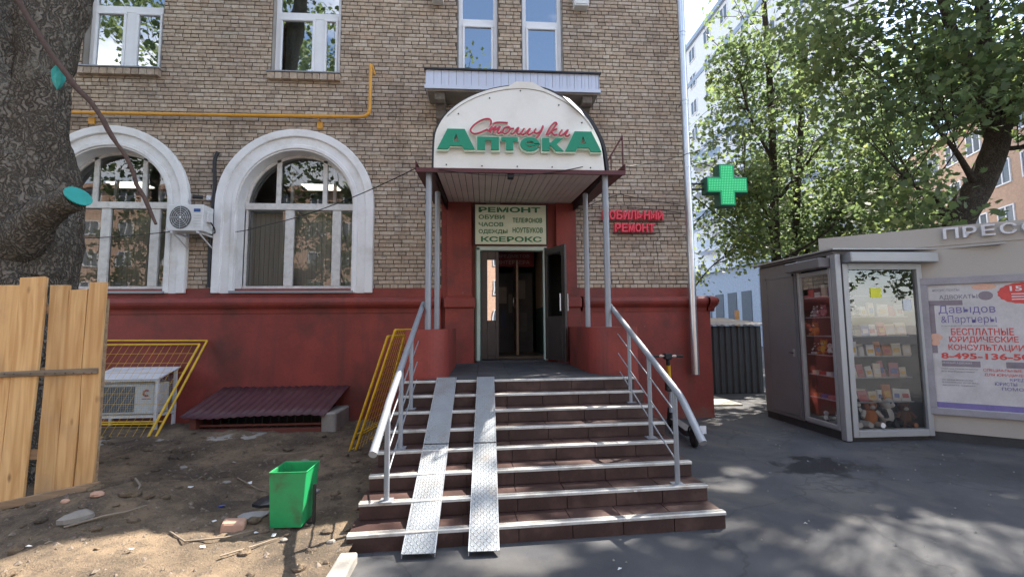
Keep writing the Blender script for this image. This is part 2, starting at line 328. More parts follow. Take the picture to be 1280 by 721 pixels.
def bark_material(name, dark, pale, sc=14, dist=.03):
    m = bpy.data.materials.new(name); m.use_nodes = True; t = m.node_tree; n = t.nodes.new; l = t.links.new; p = t.nodes['Principled BSDF']
    g = n('ShaderNodeNewGeometry'); mp = n('ShaderNodeMapping'); mp.inputs['Scale'].default_value = (sc, sc, sc * .13)
    wn = n('ShaderNodeTexNoise'); wn.inputs['Scale'].default_value = sc * .45; wn.inputs['Detail'].default_value = 5; l(g.outputs['Position'], wn.inputs[0])
    ws = n('ShaderNodeVectorMath'); ws.operation = 'SCALE'; ws.inputs['Scale'].default_value = 4.5 / sc; l(wn.outputs['Color'], ws.inputs[0])
    wa = n('ShaderNodeVectorMath'); l(g.outputs['Position'], wa.inputs[0]); l(ws.outputs[0], wa.inputs[1]); l(wa.outputs[0], mp.inputs[0])
    vo = n('ShaderNodeTexVoronoi'); vo.feature = 'DISTANCE_TO_EDGE'; vo.inputs['Scale'].default_value = 1.5; l(mp.outputs[0], vo.inputs[0])
    fz = n('ShaderNodeMapRange'); fz.inputs[1].default_value = 0; fz.inputs[2].default_value = .30; l(vo.outputs['Distance'], fz.inputs[0])
    a = n('ShaderNodeTexNoise'); a.inputs['Scale'].default_value = sc * 5; a.inputs['Detail'].default_value = 6; a.inputs['Roughness'].default_value = .7; l(g.outputs['Position'], a.inputs[0])
    h = n('ShaderNodeMath'); h.operation = 'MULTIPLY_ADD'; l(a.outputs[0], h.inputs[0]); h.inputs[1].default_value = .45; l(fz.outputs[0], h.inputs[2])
    cr = n('ShaderNodeValToRGB'); cr.color_ramp.elements[0].position = .2; cr.color_ramp.elements[1].position = 1.0
    cr.color_ramp.elements[0].color = (*[c * .38 for c in dark], 1); cr.color_ramp.elements[1].color = (*[c * 1.25 for c in dark], 1); l(h.outputs[0], cr.inputs[0])
    s = n('ShaderNodeTexNoise'); s.inputs['Scale'].default_value = 2.6; s.inputs['Detail'].default_value = 10; s.inputs['Roughness'].default_value = .8; l(g.outputs['Position'], s.inputs[0])
    r2 = n('ShaderNodeMapRange'); r2.inputs[1].default_value = .55; r2.inputs[2].default_value = .62; r2.inputs[4].default_value = .7; l(s.outputs[0], r2.inputs[0])
    mi = n('ShaderNodeMix'); mi.data_type = 'RGBA'; l(r2.outputs[0], mi.inputs[0]); l(cr.outputs[0], mi.inputs[6]); mi.inputs[7].default_value = (*pale, 1)
    l(mi.outputs[2], p.inputs['Base Color']); p.inputs['Roughness'].default_value = .92; p.inputs['Specular IOR Level'].default_value = .2
    bu = n('ShaderNodeBump'); bu.inputs['Strength'].default_value = 1; bu.inputs['Distance'].default_value = dist; l(h.outputs[0], bu.inputs['Height']); l(bu.outputs[0], p.inputs['Normal'])
    return m

def checker_plate():
    m = M('tread_plate', (.30, .32, .34), .5, .55, var=.12, scale=5, stain=(.25, .22, .19), stain_amt=.6, stain_scale=4, bump=0); t = m.node_tree; n = t.nodes.new; l = t.links.new; p = t.nodes['Principled BSDF']
    tc = n('ShaderNodeTexCoord'); hs = []
    for k, an in enumerate((R(45), R(-45))):
        mp = n('ShaderNodeMapping'); mp.inputs['Rotation'].default_value = (0, 0, an); mp.inputs['Scale'].default_value = (30, 30, 0); mp.inputs['Location'].default_value = (k * .5, k * .5, 0); l(tc.outputs['Object'], mp.inputs[0])
        fr = n('ShaderNodeVectorMath'); fr.operation = 'FRACTION'; l(mp.outputs[0], fr.inputs[0]); sb = n('ShaderNodeVectorMath'); sb.operation = 'SUBTRACT'; l(fr.outputs[0], sb.inputs[0]); sb.inputs[1].default_value = (.5, .5, 0)
        ml = n('ShaderNodeVectorMath'); ml.operation = 'MULTIPLY'; l(sb.outputs[0], ml.inputs[0]); ml.inputs[1].default_value = (1.2, 3.4, 0)
        ln = n('ShaderNodeVectorMath'); ln.operation = 'LENGTH'; l(ml.outputs[0], ln.inputs[0])
        q = n('ShaderNodeMapRange'); q.inputs[1].default_value = .35; q.inputs[2].default_value = .55; q.inputs[3].default_value = 1; q.inputs[4].default_value = 0; l(ln.outputs['Value'], q.inputs[0]); hs.append(q.outputs[0])
    ma = n('ShaderNodeMath'); ma.operation = 'MAXIMUM'; l(hs[0], ma.inputs[0]); l(hs[1], ma.inputs[1])
    bu = n('ShaderNodeBump'); bu.inputs['Strength'].default_value = .8; bu.inputs['Distance'].default_value = .006; l(ma.outputs[0], bu.inputs['Height']); l(bu.outputs[0], p.inputs['Normal'])
    return m

RED = M('red_paint', (.215, .034, .024), .62, var=.26, scale=1.9, fine=26, bump=.35, bdist=.005, stain=(.085, .026, .020), stain_amt=.75, stain_scale=1.3)
def chips(m):
    t = m.node_tree; n = t.nodes.new; l = t.links.new; p = t.nodes['Principled BSDF']; src = p.inputs['Base Color'].links[0].from_socket
    g = n('ShaderNodeNewGeometry'); a = n('ShaderNodeTexNoise'); a.inputs['Scale'].default_value = 3.4; a.inputs['Detail'].default_value = 12; a.inputs['Roughness'].default_value = .78; l(g.outputs['Position'], a.inputs[0])
    q = n('ShaderNodeMapRange'); q.inputs[1].default_value = .655; q.inputs[2].default_value = .68; q.inputs[4].default_value = .75; l(a.outputs[0], q.inputs[0])
    mi = n('ShaderNodeMix'); mi.data_type = 'RGBA'; l(q.outputs[0], mi.inputs[0]); l(src, mi.inputs[6]); mi.inputs[7].default_value = (.20, .12, .10, 1)
    mp = n('ShaderNodeMapping'); mp.inputs['Scale'].default_value = (5, 5, .35); l(g.outputs['Position'], mp.inputs[0]); b = n('ShaderNodeTexNoise'); b.inputs['Scale'].default_value = 1; b.inputs['Detail'].default_value = 6; l(mp.outputs[0], b.inputs[0])
    q2 = n('ShaderNodeMapRange'); q2.inputs[1].default_value = .56; q2.inputs[2].default_value = .72; q2.inputs[4].default_value = .6; l(b.outputs[0], q2.inputs[0])
    m2 = n('ShaderNodeMix'); m2.data_type = 'RGBA'; l(q2.outputs[0], m2.inputs[0]); l(mi.outputs[2], m2.inputs[6]); m2.inputs[7].default_value = (.105, .030, .026, 1)
    # dried mud splashes low down
    sx = n('ShaderNodeSeparateXYZ'); l(g.outputs['Position'], sx.inputs[0]); ad = n('ShaderNodeMath'); ad.operation = 'MULTIPLY_ADD'; l(a.outputs[0], ad.inputs[0]); ad.inputs[1].default_value = -1.6; l(sx.outputs[2], ad.inputs[2])
    q3 = n('ShaderNodeMapRange'); q3.inputs[1].default_value = -.62; q3.inputs[2].default_value = -.85; q3.inputs[3].default_value = 0; q3.inputs[4].default_value = .7; l(ad.outputs[0], q3.inputs[0])
    m3 = n('ShaderNodeMix'); m3.data_type = 'RGBA'; l(q3.outputs[0], m3.inputs[0]); l(m2.outputs[2], m3.inputs[6]); m3.inputs[7].default_value = (.13, .085, .065, 1)
    l(m3.outputs[2], p.inputs['Base Color'])
chips(RED)
MORTAR = M('dark_mortar', (.095, .078, .062), .95, var=.4, scale=9, bump=.6)
STUCCO = M('white_stucco', (.74, .74, .73), .85, var=.08, scale=3, fine=40, bump=.35, bdist=.004, stain=(.50, .47, .42), stain_amt=.55, stain_scale=2.6)
BRICK = brick_material()
FARB = far_brick('plain_brick_wall', (.38, .295, .21), (.31, .24, .17), (.095, .078, .062))
ALU = M('aluminium_strip', (.50, .49, .46), .55, .2, var=.2, scale=7, fine=90, stain=(.24, .20, .17), stain_amt=.7, stain_scale=5)
TILE = M('brown_step_tile', (.040, .017, .014), .55, var=.4, scale=3.2, fine=50, bump=.3, bdist=.002, stain=(.088, .050, .040), stain_amt=.8, stain_scale=3.2)
GROUT = M('dark_grout', (.05, .038, .034), .9)
LANDT = M('dark_landing_stone', (.052, .052, .055), .75, var=.3, scale=3, stain=(.10, .09, .08), stain_amt=.6)
GREYPAINT = M('grey_painted_steel', (.25, .265, .29), .42, .25, var=.1, stain=(.30, .24, .20), stain_amt=.25, stain_scale=8)
GALV = M('galvanised_steel', (.60, .62, .65), .33, .85, var=.12, scale=3)
WPVC = M('white_window_frame', (.72, .74, .76), .4, var=.05, bump=.03)
WOLD = M('old_white_frame', (.60, .59, .56), .6, var=.12, scale=10, stain=(.38, .35, .31), stain_amt=.6, stain_scale=9)
GLASS = glass('window_glass', (.82, .86, .88), .06)
GLASSU = glass('upper_glass', (.6, .66, .72), .42)
GLASS2 = glass('showcase_glass', (.90, .93, .93), .10, 1.45)
GLASS3 = glass('side_glass', (.88, .90, .90), .02, 1.4, mul=.45)
PANEL = M('cream_sign_panel', (.72, .71, .66), .55, var=.05, scale=2, stain=(.52, .48, .42), stain_amt=.4, stain_scale=1.5)
GREEN = M('green_letter_face', (.0, .22, .12), .45, var=.05, bump=.02)
GREENEDGE = M('pale_green_letter_rim', (.62, .74, .60), .5, var=.05, bump=.02)
CRIM = M('crimson_letter', (.42, .035, .07), .45, var=.06, bump=.02)
CREAM = M('cream_letter_backing', (.74, .68, .60), .5, var=.05, bump=.02)
DRED = M('dark_red_sheet_metal', (.085, .018, .02), .5, .1, var=.2, stain=(.04, .02, .02), stain_amt=.5)
DARK = M('dark_metal', (.03, .03, .033), .5, .3, var=.2)
BLACK = M('black_rubber', (.018, .018, .02), .7, var=.2)
SOFFIT = M('soffit_slat', (.64, .58, .54), .55, var=.12, scale=3, stain=(.25, .21, .19), stain_amt=.4)
LILAC = M('pale_profiled_cladding', (.52, .56, .66), .45, .1, var=.07, scale=2, stain=(.40, .40, .45), stain_amt=.35)
STONE = M('weathered_bracket', (.14, .12, .10), .95, var=.4, scale=12, bump=.7, bdist=.01)
YPIPE = M('yellow_gas_pipe', (.62, .30, .03), .5, var=.12, stain=(.35, .16, .03), stain_amt=.4, stain_scale=7)
YBAR = M('yellow_barrier_steel', (.66, .40, .02), .45, var=.12, stain=(.30, .15, .03), stain_amt=.4, stain_scale=9)
GBIN = M('green_bin_steel', (.015, .26, .085), .42, var=.12, scale=4, fine=30, stain=(.05, .085, .04), stain_amt=.85, stain_scale=5)
DOOR = M('dark_brown_door', (.034, .026, .024), .45, var=.2)
DFRAME = M('green_white_door_frame', (.46, .56, .50), .5, var=.1)
DGREEN = M('dark_green_edge', (.02, .10, .06), .5)
ACW = M('ac_casing', (.66, .67, .66), .45, var=.05, bump=.03, stain=(.45, .43, .40), stain_amt=.4, stain_scale=5)
ACG = M('ac_grille', (.10, .105, .11), .6)
KIOSK = M('kiosk_beige_panel', (.37, .335, .295), .55, var=.06, scale=2, bump=.05, stain=(.32, .28, .25), stain_amt=.35)
KGREY = M('kiosk_grey_panel', (.14, .132, .135), .5, .1, var=.08, scale=3, bump=.05, stain=(.15, .13, .125), stain_amt=.4)
KALU = M('kiosk_profile', (.34, .34, .35), .4, .4, var=.06, bump=.03)
KBASE = M('kiosk_dark_base', (.035, .035, .036), .7, var=.3)
WOOD = wood_material('new_pine_board', (.50, .27, .105), (.70, .44, .20))
OLDW = wood_material('weathered_batten', (.13, .10, .07), (.30, .23, .16), along='x')
OLDW2 = wood_material('rough_edge_board', (.20, .13, .08), (.36, .24, .14), along='x')
ASPH = ground_material('asphalt', 'asphalt'); EARTH = ground_material('bare_earth', 'earth')
CONC = M('concrete', (.30, .28, .25), .9, var=.25, scale=6, bump=.4, bdist=.004, stain=(.17, .15, .13), stain_amt=.6)
BARK = bark_material('grey_rough_bark', (.15, .13, .105), (.25, .24, .20), 15, .02)
BARK2 = bark_material('dark_bark', (.07, .06, .05), (.11, .10, .085), 22, .015)
TEAL = M('teal_wound_paint', (.02, .30, .27), .5, var=.15)
LEAF = leaf_material('maple_leaf', (.042, .066, .030), (.062, .092, .040), (.11, .14, .05), .5)
LEAF2 = leaf_material('pale_leaf', (.06, .09, .03), (.09, .125, .04), (.15, .17, .06), .45)
CURT = M('cream_curtain', (.45, .42, .36), .9, var=.15, scale=3, stretch=(12, 1, .3), bump=.2)
GCURT = M('pale_green_curtain', (.36, .44, .34), .9, var=.15, stretch=(12, 1, .3))
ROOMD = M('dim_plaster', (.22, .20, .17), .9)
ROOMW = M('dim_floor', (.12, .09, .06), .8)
LAMPE = M('fluorescent_tube', (.8, .8, .75), .5, emit=(1, .95, .8), estr=.8)
AWN = M('maroon_roof_sheet', (.075, .024, .030), .5, .15, var=.25, scale=5, stain=(.12, .07, .06), stain_amt=.4, stain_scale=7)
WHITEP = M('white_painted_steel', (.66, .67, .70), .45, var=.08, stain=(.40, .37, .34), stain_amt=.5, stain_scale=7)
SIGNW = M('repair_sign_board', (.62, .66, .50), .5, var=.06, scale=3)
SIGNG = M('repair_sign_green', (.03, .17, .07), .5, var=.1)
NEON = M('red_channel_letter', (.50, .03, .06), .4, var=.15, emit=(1, .06, .1), estr=.03)
CABLE = M('black_cable', (.015, .015, .016), .6)
RAMP = checker_plate()
# far materials
MATS = {}
def flat(name, col, rough=.7, **k):
    if name not in MATS: MATS[name] = M(name, col, rough, **k)
    return MATS[name]

# ------------------------------------------------------------------ ground
def hgt(x, y):
    """height of the bare earth"""
    h = .055
    h += .17 * math.exp(-((x + 3.15) / .55) ** 2 - ((y + 3.55) / .6) ** 2) + .10 * math.exp(-((x + 2.8) / .9) ** 2 - ((y + 4.5) / .55) ** 2) + .05 * math.exp(-((x + 3.6) / 1.0) ** 2 - ((y + 3.9) / .6) ** 2); h += 0            # heap at the fence foot
    h += .07 * math.exp(-((x + 4.6) ** 2) / 2 - ((y + .9) ** 2) / .8)
    h -= .035 * math.exp(-((x + 2.4) ** 2) / .5 - ((y + 2.6) ** 2) / .8)
    e = min(1, max(0, (-.98 - x) / .5))
    n = mnoise.noise((x * 1.7, y * 1.7, 0)) * .045 + abs(mnoise.noise((x * 5, y * 5, 3))) * .035 + mnoise.noise((x * 13, y * 13, 5)) * .014 + mnoise.noise((x * 27, y * 27, 7)) * .010
    return max(.012, h + n * (.35 + .65 * e))

def grid(xs, ys, f):
    vs = [(x, y, f(x, y)) for y in ys for x in xs]; n = len(xs)
    fs = [(j * n + i, j * n + i + 1, (j + 1) * n + i + 1, (j + 1) * n + i) for j in range(len(ys) - 1) for i in range(n - 1)]
    return MB().add(vs, fs, True)

B(-400, 400, -400, 600, -.5, -.02).build('ground', CONC, kind='structure')
gx = [-60, -30] + list(np.arange(-12, 14.01, .25)) + [20, 40, 80]; gy = [-60, -30] + list(np.arange(-12, 10.01, .25)) + [20, 60]
grid(gx, gy, lambda x, y: mnoise.noise((x * .5, y * .5, 1)) * .006 if abs(x) < 14 and abs(y) < 12 else 0).build('asphalt_pavement', ASPH, kind='structure')
ex = list(np.arange(-11, -6, .12)) + list(np.arange(-6, -.93, .035)) + [-.93]; ey = list(np.arange(-9, -5.2, .12)) + list(np.arange(-5.2, .16, .035))
grid(ex, ey, hgt).build('bare_earth', EARTH, kind='structure')

# pebbles and crumbs on the earth: nobody could count them
mb = MB()
for i in range(3400):
    x = random.uniform(-6.2, -.97); y = random.uniform(-5.4, -.1); s = random.choice([.006, .008, .01, .014, .022]) * random.uniform(.6, 1.3)
    z = hgt(x, y); a = random.uniform(0, 6.28); q = []
    for k in range(5): q.append((x + s * math.cos(a + k * 1.257) * random.uniform(.6, 1.2), y + s * math.sin(a + k * 1.257) * random.uniform(.6, 1.2), z - .002))
    mb.add(q + [(x + random.uniform(-.3, .3) * s, y + random.uniform(-.3, .3) * s, z + s * .7)], [(k, (k + 1) % 5, 5) for k in range(5)])
mb.build('pebbles', M('pebble', (.14, .11, .085), .9, var=.5, scale=30), kind='stuff', label='small crumbs and pebbles scattered over the bare earth', cat='pebbles')
mb = MB()
for i in range(500):
    x = random.uniform(-6, -.97); y = random.uniform(-5.3, -.2); a = random.uniform(0, 3.14); l_ = random.uniform(.02, .07)
    pts = [(x + math.cos(a + b_) * l_ * t, y + math.sin(a + b_) * l_ * t, hgt(x, y) + .004 + .01 * math.sin(t * 3)) for t, b_ in ((0, 0), (.5, .15), (1, random.uniform(-.4, .4)))]
    mb.tube(pts, [.0022, .002, .001], 4, cap=False)
mb.build('dry_litter', M('dry_straw', (.19, .15, .10), .9, var=.5, scale=20), kind='stuff', label='dry straw and root bits littering the earth', cat='plant litter')
mb = MB()
for i in range(300):
    x = random.uniform(-.85, 6.5); y = random.uniform(-5.6, 1.5)
    if -.95 < x < 2.0 and y > -4.5: continue
    s = random.uniform(.004, .013); a = random.uniform(0, 6.28)
    mb.add([(x + s * math.cos(a + k * 2.1), y + s * math.sin(a + k * 2.1), .007) for k in range(3)] + [(x, y, .009 + s * .8)], [(0, 1, 3), (1, 2, 3), (2, 0, 3)])
mb.build('grit', M('pale_grit', (.20, .19, .17), .9, var=.5, scale=30), kind='stuff', label='pale grit and scraps strewn over the asphalt', cat='grit')

# kerb between earth and asphalt
k = empty('kerb', (-.92, -5.5, 0), 'grey concrete kerb between bare earth and asphalt, running from the lowest step', 'kerb')
for i in range(4):
    y1 = -4.48 - i * .78; B(-.985, -.865, y1 - .77, y1, -.05, .07 - .005 * (i % 2)).build('kerbstone', CONC, k, bevel=.015, seg=2)

# light strip of pavement behind the corner, and road behind the camera
B(4.1, 5.2, 1.0, 2.1, -.01, .03).build('light_paving', CONC, kind='structure')

# ------------------------------------------------------------------ the brick building
bld = empty('brick_building', (-3, 6, 0), 'tan brick building with dark red plinth and white arched windows', 'building')
ZB, ZT, XL, XR = 2.28, 8.45, -9.6, 3.72
ARCH = [(-3.19,), (-6.25,)]; ZS = 3.73; RO = 1.32; RI = .98
WIN = [(-6.85, -5.56), (-3.71, -2.52), (-.44, .30), (.74, 1.50)]; WZ0, WZ1 = 6.08, 8.1
DX0, DX1, DZ = -.70, 1.65, 3.80            # red surround of the entrance
# -- backing wall (mortar), 0.38 thick, built as strips round the openings
mb = MB(); Y0, Y1 = .012, .40
def col(x0, x1, z0, z1):
    if z1 - z0 > .001 and x1 - x0 > .001: mb.box(x0, x1, Y0, Y1, z0, z1)
xs = sorted({XL, XR, DX0, DX1} | {c[0] + s * RI for c in ARCH for s in (-1, 1)} | {a for q in WIN for a in q} | {c[0] + RI * math.cos(math.pi * k / 20) for c in ARCH for k in range(21)})
for a, b in zip(xs[:-1], xs[1:]):
    m_ = (a + b) / 2; low = ZB
    for c in ARCH:
        if abs(m_ - c[0]) < RI: low = ZS + math.sqrt(max(0, RI * RI - min(abs(a - c[0]), abs(b - c[0])) ** 2)) + .004
    if DX0 < m_ < DX1: low = DZ
    iw = any(q[0] < m_ < q[1] for q in WIN)
    if iw: col(a, b, low, WZ0); col(a, b, WZ1, ZT)
    else: col(a, b, low, ZT)
mb.build('wall', MORTAR, bld)
# -- upper wall, sides, back, roof
B(-16, XR, 0, .4, ZT, 17).build('wall', FARB, bld); B(-16, XL, 0, .4, ZB, ZT).build('wall', FARB, bld)
B(XR - .4, XR, .402, 13, 2.28, 17).build('wall', FARB, bld); B(-16, -15.6, .402, 13, 0, 17).build('wall', FARB, bld)
B(-15.6, XR - .4, 12.6, 13, 0, 17).build('wall', FARB, bld); B(-16.2, XR + .25, -.3, 13.2, 17, 17.3).build('roof', DARK, bld)
# -- bricks
def excluded(z):
    e = []
    for c in ARCH:
        r = RO - .04
        if z < ZS: e.append((c[0] - r, c[0] + r))
        elif z - ZS < r: q = math.sqrt(r * r - (z - ZS) ** 2); e.append((c[0] - q, c[0] + q))
    if WZ0 - .01 < z < WZ1: e += WIN
    if z < DZ: e.append((DX0, DX1))
    return sorted(e)
CH = .0712; bricks = []; row = 0; z = ZB + .004
while z + CH < ZT + .03:
    zm = z + CH / 2; cur = XL; free = []
    for a, b in excluded(zm):
        if a > cur: free.append((cur, a))
        cur = max(cur, b)
    if cur < XR: free.append((cur, XR))
    stretch = row % 2; wd = .2635 if stretch else .1318; off = (.066 if row % 4 == 1 else .19) if stretch else (0 if row % 4 == 0 else .05)
    for a, b in free:
        x = math.floor((a - off) / wd) * wd + off
        while x < b:
            p_, q_ = max(x, a) + .004, min(x + wd, b) - .006
            if stretch and random.random() < .13 and q_ - p_ > .22:
                mid = (p_ + q_) / 2; segs = [(p_, mid - .005), (mid + .005, q_)]
            else: segs = [(p_, q_)]
            for p1, q1 in segs:
                if q1 - p1 > .035:
                    full = abs((q1 - p1) - (wd - .010)) < .002
                    bricks.append((p1 + random.uniform(-.002, .003), q1 + random.uniform(-.004, .001), z + random.uniform(0, .003), z + CH - .011 + random.uniform(-.004, .003), random.uniform(-.004, .004), full and stretch))
            x += wd
    z += CH; row += 1
def bkey(b):
    x = (b[0] + b[1]) / 2; zz = (b[2] + b[3]) / 2
    return (b[1] - b[0]) / (7.8 ** 2 + x * x + (zz - 1.62) ** 2) ** .5
order = sorted((i for i in range(len(bricks)) if bricks[i][5] and not (-.95 < bricks[i][0] < 1.9 and bricks[i][2] > 3.6) and bricks[i][0] > -8), key=lambda i: -bkey(bricks[i]))[:300]
single = set(order)
protos = []
for k_ in range(6):
    j = random.uniform(-.003, .003); c_ = random.uniform(.003, .006)
    m_ = MB().cbox(-.1268 + j, .1268, 0, .03, 0, .0602 + j * .5, c_); protos.append(m_.mesh('brick', BRICK, (0, 0, 0)))
mb = MB()
for i, b in enumerate(bricks):
    yo = b[4]
    if i in single:
        o = bpy.data.objects.new('brick', protos[i % 6]); C.objects.link(o); o.parent = bld
        o.location = Vector(((b[0] + b[1]) / 2, yo, b[2])) - WL[bld]
    else: mb.cbox(b[0], b[1], yo, .03, b[2], b[3], random.uniform(.003, .006))
mb.build('brick_courses', BRICK, bld, kind='stuff')
# right-hand corner of the wall shows the same bricks end on
mb = MB(); z = ZB + .004; row = 0
while z + CH < ZT:
    y = .0 if row % 2 else -.0; x = y + .012
    while x < 1.2: mb.box(XR + .001, XR + .012, x, min(x + (.25 if row % 2 else .12), 1.3), z, z + CH - .011); x += .262 if row % 2 else .132
    z += CH; row += 1
mb.build('corner_bricks', BRICK, bld, kind='stuff')

# -- plinth with its moulding
PY = -.07
mb = MB(); mb.box(-16, DX0 + .001, PY, .4, -.3, 1.88); mb.box(DX1 - .001, 4.05, PY, .4, -.3, 1.88)
mb.box(XR - .3, 4.05, .402, 13, -.3, 1.88)
mb.build('plinth', RED, bld, bevel=.01)
B(-16, DX0 - .002, -.02, .4, 2.13, 2.279).build('plinth_band', RED, bld); B(DX1 + .002, XR + .02, -.02, .4, 2.13, 2.279).build('plinth_band', RED, bld)
prof = [(.05, 1.86), (-.085, 1.86), (-.09, 1.90), (-.10, 1.93), (-.14, 1.965), (-.165, 2.00), (-.175, 2.04), (-.165, 2.08), (-.13, 2.11), (-.08, 2.125), (.05, 2.135)]
def moulding(x0, x1, ends=True):
    n = len(prof); vs = [(x0, y, z) for y, z in prof] + [(x1, y, z) for y, z in prof]
    return MB().add(vs, [(i, i + 1, n + i + 1, n + i)[::-1] for i in range(n - 1)] + [tuple(range(n)), tuple(range(2 * n - 1, n - 1, -1))], False)
moulding(-16, DX0 - .001).build('cornice', RED, bld); moulding(DX1 + .10, 3.98).build('cornice', RED, bld)
# the moulding's rounded nose at the corner
n = 10; vs = []; fs = []
for i in range(n + 1):
    a = -math.pi / 2 + math.pi / 2 * i / n
    for y, z in prof: r = max(.02, .26 + (-y - .05) * 1.2); vs.append((3.978 + r * math.cos(a) * (.75), .17 + r * math.sin(a), z))
m_ = len(prof)
for i in range(n):
    for j in range(m_ - 1): fs.append((i * m_ + j, (i + 1) * m_ + j, (i + 1) * m_ + j + 1, i * m_ + j + 1))
mb = MB().add(vs, fs, True); top = [vs[i * m_ + m_ - 1] for i in range(n + 1)] + [(3.978, .17, 2.135)]; mb.add(top, [tuple(range(len(top)))])
bot = [vs[i * m_] for i in range(n + 1)] + [(3.978, .17, 1.86)]; mb.add(bot, [tuple(range(len(bot) - 1, -1, -1))]); mb.box(3.98, 4.2, .17, 13, 1.88, 2.12)
mb.build('cornice_end', RED, bld)

# -- entrance surround: recess, two pilasters
mb = MB(); DZT = 3.02; OX0, OX1 = -.10, 1.14
mb.box(DX0, OX0, .0, .4, .9, DZ); mb.box(OX1, DX1, .0, .4, .9, DZ); mb.box(OX0, OX1, .0, .4, DZT, DZ); mb.build('entrance_surround', RED, bld)
for a, b in ((-.60, -.18), (1.30, 1.66)):
    B(a, b, -.09, -.002, 2.13, 3.79).build('pilaster', RED, bld, bevel=.008); B(a - .03, b + .04, -.14, -.002, .98, 2.13).build('pilaster_base', RED, bld, bevel=.01)
    B(a - .05, b + .06, -.19, -.003, 1.93, 2.11).build('pilaster_moulding', RED, bld, bevel=.03, seg=3)

# -- interior slabs and partition so the windows look into rooms
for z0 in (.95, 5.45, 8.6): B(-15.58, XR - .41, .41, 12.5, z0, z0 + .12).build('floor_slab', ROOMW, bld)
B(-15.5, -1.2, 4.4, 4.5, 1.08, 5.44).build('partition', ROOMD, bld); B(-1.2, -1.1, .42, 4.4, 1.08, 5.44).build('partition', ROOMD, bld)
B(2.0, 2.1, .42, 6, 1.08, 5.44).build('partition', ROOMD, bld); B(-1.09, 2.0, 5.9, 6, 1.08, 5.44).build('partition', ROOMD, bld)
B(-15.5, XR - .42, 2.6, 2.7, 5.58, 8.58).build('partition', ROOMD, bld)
for x, y in ((-3.85, 3.0), (-8.2, 3.0)):
    l_ = B(x - .42, x + .42, y - .24, y + .24, 4.98, 5.06).build('ceiling_light', WHITEP, bld)
    for q in (-.18, -.06, .06, .18): B(x - .39, x + .39, y + q - .02, y + q + .02, 4.955, 4.979).build('lamp_tube', LAMPE, l_)
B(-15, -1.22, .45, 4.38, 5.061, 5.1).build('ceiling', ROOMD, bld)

# -- arched windows
def arch_pts(cx, r, z0, n=28, rz=None):
    return [(cx - r, z0)] + [(cx - r * math.cos(math.pi * k / n), ZS + r * math.sin(math.pi * k / n)) for k in range(n + 1)] + [(cx + r, z0)]
def arch_band(cx, r0, r1, y0, y1, z0, back=True):
    a = arch_pts(cx, r0, z0); b = arch_pts(cx, r1, z0); n = len(a); vs = []
    for P, y in ((a, y0), (b, y0), (a, y1), (b, y1)): vs += [(x, y, z) for x, z in P]
    fs = []
    for i in range(n - 1):
        fs += [(i, i + 1, n + i + 1, n + i), (n + i, n + i + 1, 3 * n + i + 1, 3 * n + i), (2 * n + i, 2 * n + i + 1, i + 1, i)]
    fs += [(0, n, 3 * n, 2 * n), (n - 1, 3 * n - 1, 4 * n - 1, 2 * n - 1)]
    return MB().add(vs, fs)
ZA0 = 2.20
for cx, in ARCH:
    w_ = arch_band(cx, RI, RO - .10, -.035, .01, ZA0).build('arch_surround', STUCCO, bld)
    arch_band(cx, RO - .135, RO, -.075, .01, ZA0).build('outer_moulding', STUCCO, w_, bevel=.015, seg=2)
    arch_band(cx, RI - .0, RI + .07, -.055, -.036, ZA0 + .0).build('inner_moulding', STUCCO, w_, bevel=.008)
    arch_band(cx, RI - .025, RI - .001, -.03, .40, ZA0).build('reveal', STUCCO, w_)
    yf = .22
    fr = MB(); W = .05
    fr.box(cx - RI + .03, cx + RI - .03, yf - .04, yf + .06, 3.685, 3.80)       # transom
    fr.box(cx - RI + .03, cx + RI - .03, yf - .03, yf + .05, 2.25, 2.34)
    for m_ in (cx - .19, cx + .62): fr.box(m_ - .075, m_ + .075, yf - .025, yf + .05, 2.341, 3.684)
    for m_ in (cx - .97, cx + .93): fr.box(m_ - .03, m_ + .04, yf - .02, yf + .05, 2.341, 3.684)
    for m_ in (cx - .40, cx + .40):
        h_ = math.sqrt((RI - .03) ** 2 - m_ ** 2 + 2 * m_ * cx - cx * cx) if False else math.sqrt((RI - .03) ** 2 - .16)
        fr.box(m_ - .04, m_ + .04, yf - .02, yf + .05, 3.801, ZS + h_)
    W_ = fr.build('window', WOLD, bld, bevel=.006)
    arch_band(cx, RI - .075, RI - .026, yf - .02, yf + .05, 2.3).build('frame', WOLD, W_)
    fr = MB()
    for m_ in (cx - .28, cx + .48):
        fr.box(m_ - .025, m_ + .025, yf + .25, yf + .30, 3.78, ZS + .86)
    fr.box(cx - .95, cx + .95, yf + .25, yf + .3, 3.70, 3.78); fr.build('inner_frame', WOLD, W_)
    B(cx - 1.02, cx + 1.0, -.09, yf - .04, 2.20, 2.24).build('sill', GREYPAINT, W_)
    P = arch_pts(cx, RI - .04, 3.79); P = [q for q in P if q[1] >= 3.79]
    MB().add([(x, yf + .01, z) for x, z in P[::1]], [tuple(range(len(P)))[::-1]]).build('pane', GLASS, W_)
    for a, b in ((cx - .93, cx - .27), (cx - .115, cx + .545), (cx + .70, cx + .90)):
        MB().add([(a, yf + .01, 2.34), (b, yf + .01, 2.34), (b, yf + .01, 3.685), (a, yf + .01, 3.685)], [(0, 1, 2, 3)]).build('pane', GLASS, W_)
    mb = MB(); x = cx - .95
    while x < cx + .93: mb.box(x, x + .078, yf + .20, yf + .204, 2.3, 3.68); x += .083
    mb.xf(Matrix.Identity(4)); mb.build('blinds', CURT, W_)

